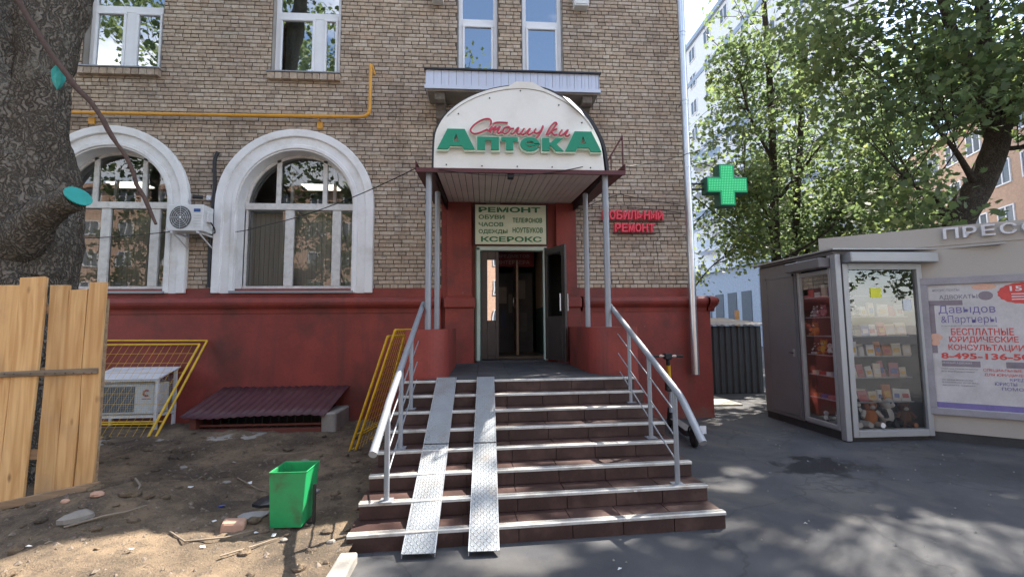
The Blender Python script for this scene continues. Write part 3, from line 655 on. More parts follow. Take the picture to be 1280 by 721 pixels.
# -- upper windows
def upper_window(x0, x1, mull, curtain=None):
    yf = .12; W = .075; z0 = 6.09 if mull else 6.2; ztr = 7.25
    fr = MB(); fr.box(x0 + .01, x1 - .01, yf, yf + .07, z0, z0 + W); fr.box(x0 + .01, x0 + .01 + W, yf, yf + .07, z0 + W, WZ1); fr.box(x1 - .01 - W, x1 - .01, yf, yf + .07, z0 + W, WZ1)
    fr.box(x0 + .01 + W, x1 - .01 - W, yf, yf + .07, ztr - .06, ztr + .06)
    if mull is not None and mull is not False: fr.box(mull - .085, mull + .085, yf, yf + .07, z0 + W, ztr - .06)
    w_ = fr.build('window', WPVC, bld, bevel=.006)
    xs_ = [x0 + .085] + ([mull - .085, mull + .085] if mull else []) + [x1 - .085]
    ls = [(xs_[i], xs_[i + 1]) for i in range(0, len(xs_), 2)]
    for a, b in ls:
        q = MB(); s = .04; za, zb = z0 + W, ztr - .06
        q.box(a, b, yf - .02, yf + .03, za, za + s); q.box(a, b, yf - .02, yf + .03, zb - s, zb); q.box(a, a + s, yf - .02, yf + .03, za + s, zb - s); q.box(b - s, b, yf - .02, yf + .03, za + s, zb - s)
        q.build('sash', WPVC, w_, bevel=.005)
        MB().add([(a + s, yf + .01, za + s), (b - s, yf + .01, za + s), (b - s, yf + .01, zb - s), (a + s, yf + .01, zb - s)], [(0, 1, 2, 3)]).build('pane', GLASSU, w_)
    MB().add([(x0 + .085, yf + .03, ztr + .06), (x1 - .085, yf + .03, ztr + .06), (x1 - .085, yf + .03, WZ1), (x0 + .085, yf + .03, WZ1)], [(0, 1, 2, 3)]).build('pane', GLASSU, w_)
    if curtain:
        c = MB(); x = x0 + .1; n_ = int((x1 - x0) * .45 / .03)
        P = [(x + i * .03, .34 + .02 * math.sin(i * 1.4)) for i in range(n_)]
        c.add([(px, py, 6.1) for px, py in P] + [(px, py, 8.1) for px, py in P], [(i, i + 1, n_ + i + 1, n_ + i) for i in range(n_ - 1)], True); c.build('curtain', curtain, w_)
    rv = MB(); rv.box(x0 - .0, x0 + .009, .02, .39, WZ0, WZ1); rv.box(x1 - .009, x1, .02, .39, WZ0, WZ1); rv.box(x0, x1, .02, .39, WZ1, WZ1 + .02); rv.build('reveal', CONC, w_)
    return w_
w1 = upper_window(*WIN[0], -6.17); w2 = upper_window(*WIN[1], -2.93, GCURT); w3 = upper_window(*WIN[2], None); w4 = upper_window(*WIN[3], None, None)
for w_, (a, b) in ((w1, WIN[0]), (w2, WIN[1])):
    B(a - .04, b + .03, -.10, .12, 6.065, 6.085).build('sill', GREYPAINT, w_)
    mb = MB(); x = a - .02
    while x < b: mb.cbox(x, min(x + .118, b + .02), -.085, .01, 5.945, 6.06, .006); x += .128
    mb.build('sill_bricks', BRICK, bld)

# -- entrance door
df = MB()
df.box(-.10, -.035, -.05, .09, 1.03, 3.0); df.box(1.075, 1.14, -.05, .09, 1.03, 3.0); df.box(-.10, 1.14, -.05, .09, 2.94, 3.015); DF = df.build('door_frame', DFRAME, bld, bevel=.01)
mb = MB(); mb.box(-.125, -.101, -.04, .1, 1.03, 3.0); mb.box(-.025, -.012, .0, .09, 1.03, 2.93); mb.build('frame_edge', DGREEN, DF)
B(-.1, 1.14, -.04, .3, 1.0, 1.035).build('threshold', LANDT, DF)
lf = MB(); a, b = -.01, .29
lf.box(a, a + .10, .0, .05, 1.05, 2.93); lf.box(b - .06, b, .0, .05, 1.05, 2.93); lf.box(a + .1, b - .06, 0, .05, 1.05, 1.72); lf.box(a + .1, b - .06, 0, .05, 2.78, 2.93)
LF = lf.build('door_leaf', DOOR, bld, bevel=.006)
B(a + .1, b - .06, .015, .03, 1.72, 2.78).build('pane', glass('mirror_film', (.1, .1, .1), .7), LF); B(a + .09, b - .05, -.012, -.001, 1.12, 1.6).build('panel', DOOR, LF, bevel=.006)
# open leaf, hinged on the right, swung out
H = Vector((1.08, -.02, 1.04)); E_ = Vector((1.33, -.66, 1.04)); u = (E_ - H); u.z = 0; Wd = u.length; u.normalize(); nn = Vector((-u.y, u.x, 0))
def leafbox(s0, s1, t0, t1, z0, z1, mbx):
    p = [H + u * s0 + nn * t0, H + u * s1 + nn * t0, H + u * s1 + nn * t1, H + u * s0 + nn * t1]
    return mbx.hexa([(q.x, q.y, z0) for q in p] + [(q.x, q.y, z1) for q in p])
mb = MB(); leafbox(0, .10, 0, .045, 1.05, 2.95, mb); leafbox(Wd - .10, Wd, 0, .045, 1.05, 2.95, mb); leafbox(.1, Wd - .1, 0, .045, 1.05, 1.78, mb); leafbox(.1, Wd - .1, 0, .045, 2.84, 2.95, mb)
LF2 = mb.build('door_leaf', DOOR, bld, bevel=.006)
mb = MB(); leafbox(.1, Wd - .1, .015, .03, 1.78, 2.84, mb).build('pane', GLASS2, LF2)
mb = MB(); leafbox(.12, .35, .046, .05, 2.1, 2.6, mb); mb.build('notice', flat('paper_notice', (.5, .52, .42)), LF2)
q = H + u * (Wd * .62) + nn * .052; mb = MB().tube([(q.x, q.y, 2.33), (q.x - .004, q.y + .004, 2.33)], .001, 4)
mb = MB(); cc = []
for k in range(18): cc.append(q + u * (.06 * math.cos(k * math.pi / 9)) + Vector((0, 0, 1)) * (2.33 - q.z + .085 * math.sin(k * math.pi / 9)))
mb.add(cc + [c_ + nn * .004 for c_ in cc], [tuple(range(18)), tuple(range(35, 17, -1))] + [(k, (k + 1) % 18, 18 + (k + 1) % 18, 18 + k) for k in range(18)]).build('yellow_sticker', flat('yellow_sticker', (.75, .62, .05)), LF2)
for sgn in (1, -1):
    q = H + u * (Wd - .06) + nn * (.02 + sgn * .07)
    T([(q.x, q.y, 1.86), (q.x, q.y, 2.14)], .011, 8).build('handle', GALV, LF2)
# what shows in the lobby
B(.66, .70, .85, 1.7, 1.07, 2.9).build('inner_door', M('pale_wood_door', (.30, .22, .16), .6), bld)
B(.30, 1.08, 1.75, 1.80, 1.07, 2.75).build('inner_glazing', M('dim_glazing', (.09, .095, .10), .7, spec=.1), bld)
ps = B(.20, 1.05, 1.2, 1.23, 2.82, 3.12).build('lobby_sign', flat('lobby_sign_red', (.20, .012, .02)), bld)
for s_, zz in (('ПРЕДМЕТОВ', 2.99), ('ИНТЕРЬЕРА', 2.87)): text(s_, (.30, 1.198, zz), (1, 0, 0), .66, .075, flat('sign_grey', (.45, .4, .38)), parent=ps, name='lettering')
B(1.16, 1.2, .42, 1.9, 1.07, 1.98).build('lobby_wall_lower', flat('lobby_dark_green', (.03, .07, .06)), bld); B(1.16, 1.2, .42, 1.9, 1.985, 3.4).build('lobby_wall_upper', flat('lobby_beige', (.40, .31, .22)), bld)
B(-.2, .0, .42, 1.9, 1.07, 3.4).build('lobby_wall', ROOMD, bld)
for a_, b_, z0_, z1_, c_ in ((.34, .52, 2.1, 2.45, (.25, .24, .22)), (.40, .50, 1.6, 1.95, (.05, .07, .14)), (.56, .64, 1.9, 2.3, (.18, .18, .17)), (.76, .92, 2.2, 2.6, (.20, .20, .18)), (.78, .95, 1.5, 1.9, (.10, .10, .11))):
    B(a_, b_, 1.735, 1.748, z0_, z1_).build('lobby_poster', flat('lobby_print_%d' % int(a_ * 100), c_), bld)
T([(.645, .84, 2.0), (.60, .80, 2.0), (.60, .80, 2.16), (.645, .84, 2.16)], .009, 6).build('inner_handle', GALV, bld)

# ------------------------------------------------------------------ balcony box over the entrance
bal = empty('window_box_balcony', (.54, -.25, 5.55), 'pale lilac ribbed box under the two narrow windows above the canopy', 'balcony')
x = -.93; k = 0
while x < 2.0:
    x1 = min(x + .126, 2.01); mb = MB(); mb.box(x, x1 - .006, -.508, -.49, 5.66, 5.93); mb.box(x + .045, x + .052, -.514, -.507, 5.66, 5.93)
    mb.build('cladding_panel', LILAC, bal); x += .126
mb = MB(); mb.box(-.945, -.93, -.50, -.02, 5.62, 5.93); mb.box(2.011, 2.026, -.50, -.02, 5.62, 5.93); mb.build('end_panel', LILAC, bal)
B(-.96, 2.04, -.53, -.485, 5.60, 5.66).build('lower_trim', LILAC, bal); B(-.97, 2.05, -.55, -.02, 5.93, 5.955).build('top_flashing', DARK, bal); B(-.92, 2.0, -.48, -.02, 5.58, 5.61).build('base_slab', CONC, bal)
B(-.92, 2.0, -.47, -.40, 5.61, 5.92).build('planter_side', CONC, bal)
for x in (-.80, 1.74):
    P = [(-.02, 5.20), (-.02, 5.58), (-.44, 5.58), (-.44, 5.46), (-.38, 5.42), (-.30, 5.44), (-.22, 5.36), (-.20, 5.24), (-.12, 5.18)]
    n_ = len(P); MB().add([(x, y, z) for y, z in P] + [(x + .17, y, z) for y, z in P], [tuple(range(n_)), tuple(range(2 * n_ - 1, n_ - 1, -1))] + [(i, n_ + i, n_ + (i + 1) % n_, (i + 1) % n_) for i in range(n_)]).build('console', STONE, bal, bevel=.012, seg=2)

# ------------------------------------------------------------------ entrance steps
st = empty('entrance_steps', (.5, -3.3, 0), 'wide brown tiled entrance steps with pale ribbed nosings and red side walls', 'steps')
def SP(u_, k, back=0):                        # point on the front edge of tread k, pushed back
    l_ = Vector((-.885 - .013 * k, -2.575 - .256 * k, 0)); r_ = Vector((1.815 + .018 * k, -2.48 - .245 * k, 0))
    d = (r_ - l_).normalized(); q = l_.lerp(r_, u_); return q + Vector((-d.y, d.x, 0)) * back
def sbox(mb, u0, u1, k, b0, b1, z0, z1):
    p = [SP(u0, k, b0), SP(u1, k, b0), SP(u1, k, b1), SP(u0, k, b1)]
    return mb.hexa([(q.x, q.y, z0) for q in p] + [(q.x, q.y, z1) for q in p])
mb = MB(); mb.hexa([tuple(SP(0, 0, .03)[:2]) + (-.1,), tuple(SP(1, 0, .03)[:2]) + (-.1,), (1.83, -.0, -.1), (-.88, 0, -.1), tuple(SP(0, 0, .03)[:2]) + (.985,), tuple(SP(1, 0, .03)[:2]) + (.985,), (1.83, 0, .985), (-.88, 0, .985)])
mb.build('landing', RED, st)
x = -.86
while x < 1.8:
    y = -2.36
    while y < -.05: B(x, min(x + .395, 1.81), y, min(y + .395, -.02), .986, 1.0 + random.uniform(-.001, .001)).build('landing_tile', LANDT, st); y += .40
    x += .40
NT = 7
for k in range(8):
    z = 1.0 - .125 * k
    zb = max(z - .125, 0) - (0 if k < 7 else .04)
    core = MB(); sbox(core, 0.001, .999, k, .012, .34, zb - .05, z - .013); s_ = core.build('step', GROUT, st)
    cuts = sorted([0, 1] + [(i + random.uniform(-.05, .05)) / NT for i in range(1, NT)])
    for i in range(NT):
        a, b = cuts[i], cuts[i + 1]
        m_ = MB(); sbox(m_, a + .0012, b - .0012, k, random.uniform(-.001, .001), .0115, zb + .002, z - .020); m_.build('riser_tile', TILE, s_)
        if k > 0 : m_ = MB(); sbox(m_, a + .0012, b - .0012, k, .052, .262, z - .0125, z - .002 + random.uniform(-.001, .001)); m_.build('tread_tile', TILE, s_)
    # ribbed aluminium nosing
    P = [(-.010, -.019), (-.010, 0), (-.005, .004)]
    for r_ in range(4): P += [(r_ * .013 + .000, .005), (r_ * .013 + .007, .005), (r_ * .013 + .0085, .0005), (r_ * .013 + .0115, .0005)]
    P += [(.050, -.012), (-.004, -.012), (-.004, -.019)]
    n_ = len(P); vs = []
    for u_ in (0, 1):
        for b_, h_ in P: q = SP(u_, k, b_); vs.append((q.x, q.y, z + h_))
    nb = MB().add(vs, [tuple(range(n_)), tuple(range(2 * n_ - 1, n_ - 1, -1))] + [(i, n_ + i, n_ + (i + 1) % n_, (i + 1) % n_) for i in range(n_)])
    for g_ in range(4):
        for e_ in (4, 5, 6): nb.mi[2 + 4 * g_ + e_] = 1
    nb.build('nosing_strip', [ALU, GROUT], s_)
def rounded(x0, x1, y0, y1, r, side):         # plan polygon, big radius at the front inner corner
    n = 12
    if side > 0:   # inner side is +x
        arc = [(x1 - r + r * math.sin(a), y0 + r - r * math.cos(a)) for a in [math.pi / 2 * i / n for i in range(n + 1)]]
        return [(x0, y0)] + arc + [(x1, y1), (x0, y1)]
    arc = [(x0 + r - r * math.cos(a), y0 + r - r * math.sin(a)) for a in [math.pi / 2 * i / n for i in range(n + 1)]]
    return arc + [(x1, y0), (x1, y1), (x0, y1)]
MB().prism(rounded(-.92, -.42, -2.36, -.6, .26, 1), -.1, 1.585).build('side_wall', RED, st, bevel=.008)
MB().prism(rounded(1.40, 1.93, -2.30, -.5, .46, -1), -.1, 1.60).build('side_wall', RED, st, bevel=.008)

# metal ramp channels for prams
for nm, (xa, xb), (xc, xd), lab in (('l', (-.52, -.30), (-.565, -.335), 'left tread-plate wheel ramp laid down the steps'), ('r', (-.06, .135), (-.10, .115), 'right tread-plate wheel ramp laid down the steps')):
    rp = empty('wheel_ramp', ((xc + xd) / 2, -4.4, 0), lab, 'ramp', 'metal wheel ramps on the steps')
    segs = [0, .5, 1]
    for i in range(2):
        t0, t1 = segs[i], segs[i + 1] - .004; pts = []
        for t in (t0, t1):
            y = -2.52 + (-4.50 + 2.52) * t; z = 1.030 + (.040 - 1.030) * t + (.006 if i == 0 else 0)
            pts.append((xa + (xc - xa) * t, xb + (xd - xb) * t, y, z))
        (a0, b0, y0, z0), (a1, b1, y1, z1) = pts
        mb = MB().hexa([(a1, y1, z1 - .004), (b1, y1, z1 - .004), (b0, y0, z0 - .004), (a0, y0, z0 - .004), (a1, y1, z1), (b1, y1, z1), (b0, y0, z0), (a0, y0, z0)])
        mb.build('tread_plate', RAMP, rp)
        for (p0, p1, s_) in ((a0, a1, -1), (b0, b1, 1)):
            mb = MB().hexa([(p1 - .003, y1, z1 - .03), (p1 + .003, y1, z1 - .03), (p0 + .003, y0, z0 - .03), (p0 - .003, y0, z0 - .03), (p1 - .003, y1, z1 + .002), (p1 + .003, y1, z1 + .002), (p0 + .003, y0, z0 + .002), (p0 - .003, y0, z0 + .002)])
            mb.build('side_flange', GALV, rp)

# handrails
def handrail(x, pts, posts, rods, lab, plate=False):
    h = empty('handrail', (x, -3.5, 0), lab, 'handrail', 'pipe handrails beside the entrance steps')
    T(pts, .030, 12).build('top_rail', GREYPAINT, h)
    for y, z0, z1 in posts:
        T([(x + .0, y, z0), (x, y, z1)], .022, 10).build('post', GREYPAINT, h); B(x - .05, x + .05, y - .05, y + .05, z0, z0 + .008).build('foot_plate', GREYPAINT, h)
    for a, b in rods: T([a, b], .007, 6).build('lower_rod', GREYPAINT, h)
    return h
rail = lambda y, o=0: 1.90 + (1.02 - 1.90) * ((y + 2.0) / (-4.1 + 2.0)) - o
X = -.76
handrail(X, [(X, -1.95, 1.92), (X, -4.05, 1.00), (X, -4.12, .955), (X, -4.55, .74)],
         [(-4.07, .25, .99), (-3.48, .5, 1.24), (-2.89, .75, 1.50)],
         [((X, -2.35, rail(-2.35, .30)), (X, -4.05, rail(-4.05, .22))), ((X, -2.45, rail(-2.45, .50)), (X, -4.05, rail(-4.05, .42))), ((X, -2.5, rail(-2.5, .68)), (X, -4.05, rail(-4.05, .60)))], 'grey pipe handrail on the left side of the steps, its lower end in sunlight')
X = 1.68
h = handrail(X, [(X, -1.95, 1.90), (X, -4.00, 1.03), (X, -4.08, .98), (X, -4.40, .72)],
         [(-3.91, .25, 1.05), (-3.32, .5, 1.30), (-2.72, .75, 1.56)],
         [((X, -2.30, rail(-2.30, .26)), (X, -3.9, rail(-3.9, .24))), ((X, -2.30, rail(-2.30, .50)), (X, -3.9, rail(-3.9, .46))), ((X, -2.35, rail(-2.35, .70)), (X, -3.9, rail(-3.9, .66)))], 'grey pipe handrail on the right side of the steps, scooter behind it')

# ------------------------------------------------------------------ canopy
cp = empty('entrance_canopy', (.5, -1.2, 1.6), 'arched canopy on four grey posts with a cream semicircular front over the door', 'canopy')
for x, y in ((-.68, -2.12), (1.62, -2.12), (-.66, -1.2), (1.57, -1.2)):
    T([(x, y, 1.585), (x, y, 3.62)], .040, 14).build('post', GREYPAINT, cp)
prof_p = [(-.61, 3.62), (-.60, 3.98), (-.56, 4.15), (-.44, 4.34), (-.24, 4.51), (0.02, 4.64), (.28, 4.71), (.55, 4.735), (.80, 4.70), (1.02, 4.60), (1.22, 4.47), (1.38, 4.30), (1.48, 4.12), (1.55, 3.93), (1.585, 3.62)]
front = [(p.x, p.z) for p in curve([(x, 0, z) for x, z in prof_p], 4)]
mb = MB().slab([(x, z) for x, z in front[::-1]][::-1][::-1], -2.235, -2.21); FP = mb.build('front_panel', PANEL, cp)
# seams / folded edge of the upper facing
edge = [(x * 1.0, -2.24, z - .045) for x, z in front[12:-10]]
T(edge, .004, 5).build('edge_bead', flat('bead', (.3, .28, .25)), FP)
for x, z in [(-.45, 3.66), (0, 3.65), (.45, 3.65), (.9, 3.65), (1.4, 3.65), (-.3, 4.33), (.1, 4.55), (.5, 4.66), (1.0, 4.48), (1.3, 4.25)]:
    T([(x, -2.245, z), (x, -2.234, z)], .009, 8).build('screw', DARK, FP)
# barrel roof behind
out_ = [(.49 + (x - .49) * 1.045 + .02, 3.60 + (z - 3.60) * 1.025) for x, z in front]; n_ = len(out_)
vs = [(x, -2.209, z) for x, z in out_] + [(x, -.01, z + .05) for x, z in out_] + [(x * .97 + .015, -2.209, z - .03) for x, z in out_] + [(x * .97 + .015, -.01, z + .02) for x, z in out_]
fs = [(i, n_ + i, n_ + i + 1, i + 1) for i in range(n_ - 1)] + [(2 * n_ + i, 2 * n_ + i + 1, 3 * n_ + i + 1, 3 * n_ + i) for i in range(n_ - 1)] + [(i, i + 1, 2 * n_ + i + 1, 2 * n_ + i) for i in range(n_ - 1)]
MB().add(vs, fs, False).build('barrel_roof', DARK, cp)
# torn, bent corner of sheet at the upper right
MB().add([(1.05, -2.25, 4.60), (1.20, -2.29, 4.43), (1.33, -2.26, 4.33), (1.30, -2.225, 4.42), (1.14, -2.225, 4.58)], [(0, 1, 4), (1, 2, 3), (1, 3, 4)]).build('bent_sheet', flat('bent_lilac_sheet', (.26, .28, .36), .6), cp)
# folded peak
MB().add([(.28, -2.24, 4.68), (.45, -2.25, 4.78), (.66, -2.25, 4.775), (.88, -2.24, 4.655), (.55, -2.236, 4.69)], [(0, 4, 1), (1, 4, 2), (2, 4, 3)]).build('peak_trim', PANEL, cp)
# tray: dark red fascia with side gutters
B(-.83, 1.86, -2.235, -2.205, 3.565, 3.618).build('front_fascia', DRED, cp)
for s_, (xa, xb) in ((-1, (-.84, -.60)), (1, (1.60, 1.87))):
    mb = MB().hexa([(xa, -2.2, 3.60), (xb, -2.2, 3.60), (xb, -.02, 3.77), (xa, -.02, 3.77), (xa, -2.2, 3.625), (xb, -2.2, 3.625), (xb, -.02, 3.80), (xa, -.02, 3.80)]); mb.build('side_gutter', DRED, cp)
    xo = xa if s_ < 0 else xb
    mb = MB().hexa([(xo - .006, -2.2, 3.60), (xo + .006, -2.2, 3.60), (xo + .006, -.02, 3.77), (xo - .006, -.02, 3.77), (xo - .006, -2.2, 3.72), (xo + .006, -2.2, 3.72), (xo + .006, -.02, 3.89), (xo - .006, -.02, 3.89)]); mb.build('gutter_side', DRED, cp)
x = -.58; i = 0
while x < 1.57:
    x1 = min(x + .088, 1.59)
    mb = MB().hexa([(x, -2.2, 3.600), (x1 - .006, -2.2, 3.600), (x1 - .006, -.02, 3.79), (x, -.02, 3.79), (x, -2.2, 3.612), (x1 - .006, -2.2, 3.612), (x1 - .006, -.02, 3.802), (x, -.02, 3.802)]); mb.build('soffit_slat', SOFFIT, cp)
    x += .09
B(-.58, 1.58, -2.19, -.03, 3.82, 3.83).build('soffit_backing', DARK, cp)
B(.33, .41, -2.2, -2.1, 3.52, 3.60).build('lamp_box', DARK, cp, bevel=.006)
# lattice bracket at the right end
br = MB(); br.tube([(1.62, -2.15, 3.72), (1.86, -2.15, 4.12)], .012, 6); br.tube([(1.86, -2.15, 4.12), (1.86, -2.15, 3.70)], .012, 6); br.tube([(1.70, -2.15, 3.66), (1.70, -2.15, 3.86)], .010, 6); br.build('angle_bracket', DRED, cp)
T([(1.57, -1.2, 2.28), (1.80, -.15, 2.30)], .012, 6).build('wall_stay', GREYPAINT, cp); T([(-.66, -1.2, 2.28), (-.74, -.15, 2.30)], .012, 6).build('wall_stay', GREYPAINT, cp)

# ------------------------------------------------------------------ pharmacy lettering
ph = empty('pharmacy_sign', (.5, -2.26, 3.84), 'green АптекА letters with crimson Столички script over them on the canopy front', 'sign')
LT = [('А', -.56, -.09, 3.838, 4.10), ('п', -.06, .215, 3.838, 4.005), ('т', .245, .455, 3.838, 4.005), ('е', .485, .735, 3.83, 4.01), ('к', .765, 1.035, 3.838, 4.005), ('А', 1.06, 1.53, 3.838, 4.10)]
def wide_letter(ch, x0, x1, z0, z1, y, d, mat, parent, grow=0, name='letter'):
    w_, h_ = x1 - x0, z1 - z0; P = []
    mb = MB()
    S = lambda a, b: (x0 + a * w_, z0 + b * h_)
    def poly(pts, hole=None):
        mb.slab([S(*p) for p in pts], y - d, y)
    if ch == 'А':
        poly([(0, 0), (.30, 0), (.345, .14), (.40, .38), (.50, .78), (.345, 1), (.27, 1)]) if False else None
        poly([(0, 0), (.29, 0), (.345, .17), (.4, .17), (.4, .38), (.42, .38), (.50, .76), (.50, 1), (.27, 1)])
        poly([(.50, 1), (.50, .76), (.58, .38), (.60, .38), (.60, .17), (.655, .17), (.71, 0), (1, 0), (.73, 1)])
        poly([(.4, .17), (.6, .17), (.6, .38), (.4, .38)])
    elif ch == 'п':
        poly([(0, 0), (.36, 0), (.36, .72), (0, .72)]); poly([(.64, 0), (1, 0), (1, .72), (.64, .72)]); poly([(0, .72), (1, .72), (1, 1), (0, 1)])
    elif ch == 'т':
        poly([(.28, 0), (.72, 0), (.72, .70), (.28, .70)]); poly([(0, .70), (1, .70), (1, 1), (0, 1)])
    elif ch == 'е':
        n = 40; o = []; 
        for i in range(n + 1):
            a = math.radians(-28) - math.radians(332) * i / n
            o.append(a)
        for i in range(n):
            a0, a1 = o[i], o[i + 1]; th = .44
            poly([(.5 + .5 * math.cos(a0) * q, .5 + .5 * math.sin(a0) * q2) for q, q2 in ((1, 1),)] + [(.5 + .5 * math.cos(a0) * .42, .5 + .5 * math.sin(a0) * .46), (.5 + .5 * math.cos(a1) * .42, .5 + .5 * math.sin(a1) * .46), (.5 + .5 * math.cos(a1), .5 + .5 * math.sin(a1))])
        poly([(.28, .42), (.98, .42), (1.0, .56), (.28, .56)])
    elif ch == 'к':
        poly([(0, 0), (.34, 0), (.34, 1), (0, 1)]); poly([(.34, .40), (.42, .38), (.66, 0), (1.02, 0), (.68, .52), (.34, .62)]); poly([(.34, .62), (.68, .52), (1.0, 1), (.64, 1), (.42, .64), (.34, .64)])
    if grow:
        cx, cz = (x0 + x1) / 2, (z0 + z1) / 2
        gx, gz = 1 + 2 * grow / w_, 1 + 2 * grow / h_
        mb.v = [(cx + (v[0] - cx) * gx, v[1], cz + (v[2] - cz) * gz) for v in mb.v]
    return mb.build(name, mat, parent)
for ch, x0, x1, z0, z1 in LT:
    l_ = wide_letter(ch, x0, x1, z0, z1, -2.290, .02, GREEN, ph)
    wide_letter(ch, x0, x1, z0 - .008, z1, -2.245, .044, GREENEDGE, l_, .012, 'rim')
def scr(px, py): return (-.56 + (535 + px / 5.565 - 547) * .01030, 0, 3.845 + (188 - (130 + py / 5.565)) * .01035)
STR = [
 [[(428, 152), (433, 122), (412, 107), (368, 118), (318, 152), (292, 190), (312, 214), (352, 208), (408, 182)]],
 [[(412, 195), (440, 163), (424, 206)], [(430, 190), (462, 162), (462, 170), (448, 206)], [(455, 190), (492, 162), (490, 172), (476, 200), (484, 208), (505, 195)], [(448, 142), (478, 131), (548, 133)]],
 [[(552, 162), (524, 172), (512, 198), (530, 210), (556, 190), (562, 168), (548, 160), (560, 172), (590, 172)]],
 [[(566, 206), (582, 210), (606, 180), (622, 166), (612, 204), (622, 212), (640, 200)]],
 [[(662, 170), (640, 202), (652, 214), (682, 190), (702, 170), (684, 204), (696, 214), (722, 196)]],
 [[(742, 170), (730, 192), (748, 202), (776, 182), (792, 148), (782, 180), (758, 222), (742, 236)]],
 [[(812, 214), (840, 160), (872, 124), (888, 132), (868, 160), (826, 214)], [(890, 168), (862, 178), (852, 190), (868, 212), (890, 208)]],
 [[(925, 174), (904, 204), (916, 216), (944, 194), (966, 174), (948, 208), (958, 220), (978, 206)]]]
for lt in STR:
    mb = MB(); m2 = MB()
    for s_ in lt:
        P = curve([scr(*q) for q in s_], 5); P = [(p.x, -2.300, p.z) for p in P]; n_ = len(P)
        mb.tube(P, .0115, 8, flat=.5); m2.tube([(p[0], -2.275, p[2]) for p in P], .025, 8, flat=.6)
    l_ = mb.build('letter', CRIM, ph); m2.build('backing', CREAM, l_)

# board over the door
bs = empty('repair_sign', (.5, -.1, 3.04), 'pale board over the door listing РЕМОНТ ОБУВИ ЧАСОВ ОДЕЖДЫ in green', 'sign')
B(-.12, 1.12, -.125, -.095, 3.035, 3.73).build('board', SIGNW, bs, bevel=.004)
mb = MB(); mb.box(-.14, -.121, -.13, -.09, 3.03, 3.74); mb.box(1.121, 1.14, -.13, -.09, 3.03, 3.74); mb.build('side_strip', DARK, bs)
for s_, x0, w_, z0, h_, o_ in (('РЕМОНТ', -.06, 1.08, 3.595, .095, .03), ('ОБУВИ', -.06, .45, 3.475, .075, .02), ('ЧАСОВ', -.06, .43, 3.345, .075, .02), ('ОДЕЖДЫ', -.06, .50, 3.21, .085, .02), ('ТЕЛЕФОНОВ', .53, .52, 3.41, .095, .02), ('НОУТБУКОВ', .53, .53, 3.235, .095, .02), ('КСЕРОКС', -.02, 1.06, 3.075, .095, .03)):
    text(s_, (x0, -.1255, z0), (1, 0, 0), w_, h_, SIGNG, 'lettering', bs, ext=.004, off=o_ + .003)
# red letters on the wall
mr_ = empty('mobile_repair_sign', (2.75, -.08, 3.28), 'red channel letters МОБИЛЬНЫЙ РЕМОНТ on the brick wall right of the canopy', 'sign')
def channel(word, x0, x1, z0, h_):
    n_ = len(word); st_ = (x1 - x0) / n_
    for i, ch in enumerate(word): text(ch, (x0 + i * st_, -.025, z0), (1, 0, 0), st_ * .86, h_, NEON, 'letter', mr_, ext=.07, off=.03)
channel('МОБИЛЬНЫЙ', 2.14, 3.27, 3.50, .165); channel('РЕМОНТ', 2.36, 3.10, 3.275, .155)
mb = MB(); mb.box(2.12, 3.28, -.03, -.012, 3.47, 3.49); mb.box(2.34, 3.12, -.03, -.012, 3.25, 3.27); mb.build('mounting_rail', DARK, mr_)
T([(3.15, -.02, 3.50), (3.2, -.03, 3.2), (3.12, -.02, 3.1), (3.17, -.02, 2.5)], .004, 5).build('feed_wire', CABLE, mr_)

# green pharmacy cross
cr_ = empty('pharmacy_cross', (4.38, -.12, 3.74), 'lit green dotted LED cross sticking out from the building corner', 'sign')
def crossprof(cx, cz, a, b): return [(cx - b, cz - a), (cx + b, cz - a), (cx + b, cz - b), (cx + a, cz - b), (cx + a, cz + b), (cx + b, cz + b), (cx + b, cz + a), (cx - b, cz + a), (cx - b, cz + b), (cx - a, cz + b), (cx - a, cz - b), (cx - b, cz - b)]
def crossmesh(a, b, y0, y1): return MB().slab(crossprof(4.40, 4.12, a, b), y0, y1)
crossmesh(.385, .150, -.20, .0).build('casing', flat('cross_casing', (.01, .09, .06)), cr_, bevel=.01)
CF = M('green_led_panel', (.0, .20, .085), .5, bump=0, emit=(0, .5, .14), estr=.10)
crossmesh(.365, .132, -.206, -.201).build('face', CF, cr_)
LED = M('green_led', (.08, .5, .25), .4, bump=0, emit=(.12, .9, .35), estr=.22)
mb = MB(); s_ = .0305; i = -11
for i in range(-11, 12):
    for j in range(-11, 12):
        x, z = i * s_, j * s_
        if (abs(x) < .352 and abs(z) < .12) or (abs(z) < .352 and abs(x) < .12):
            mb.box(4.40 + x - .007, 4.40 + x + .007, -.211, -.2065, 4.12 + z - .007, 4.12 + z + .007)
mb.build('led_dots', LED, cr_, kind='stuff')
mb = MB(); mb.box(3.73, 4.02, -.10, -.07, 4.15, 4.18); mb.box(3.73, 4.02, -.10, -.07, 4.05, 4.08); mb.build('bracket', DARK, cr_)

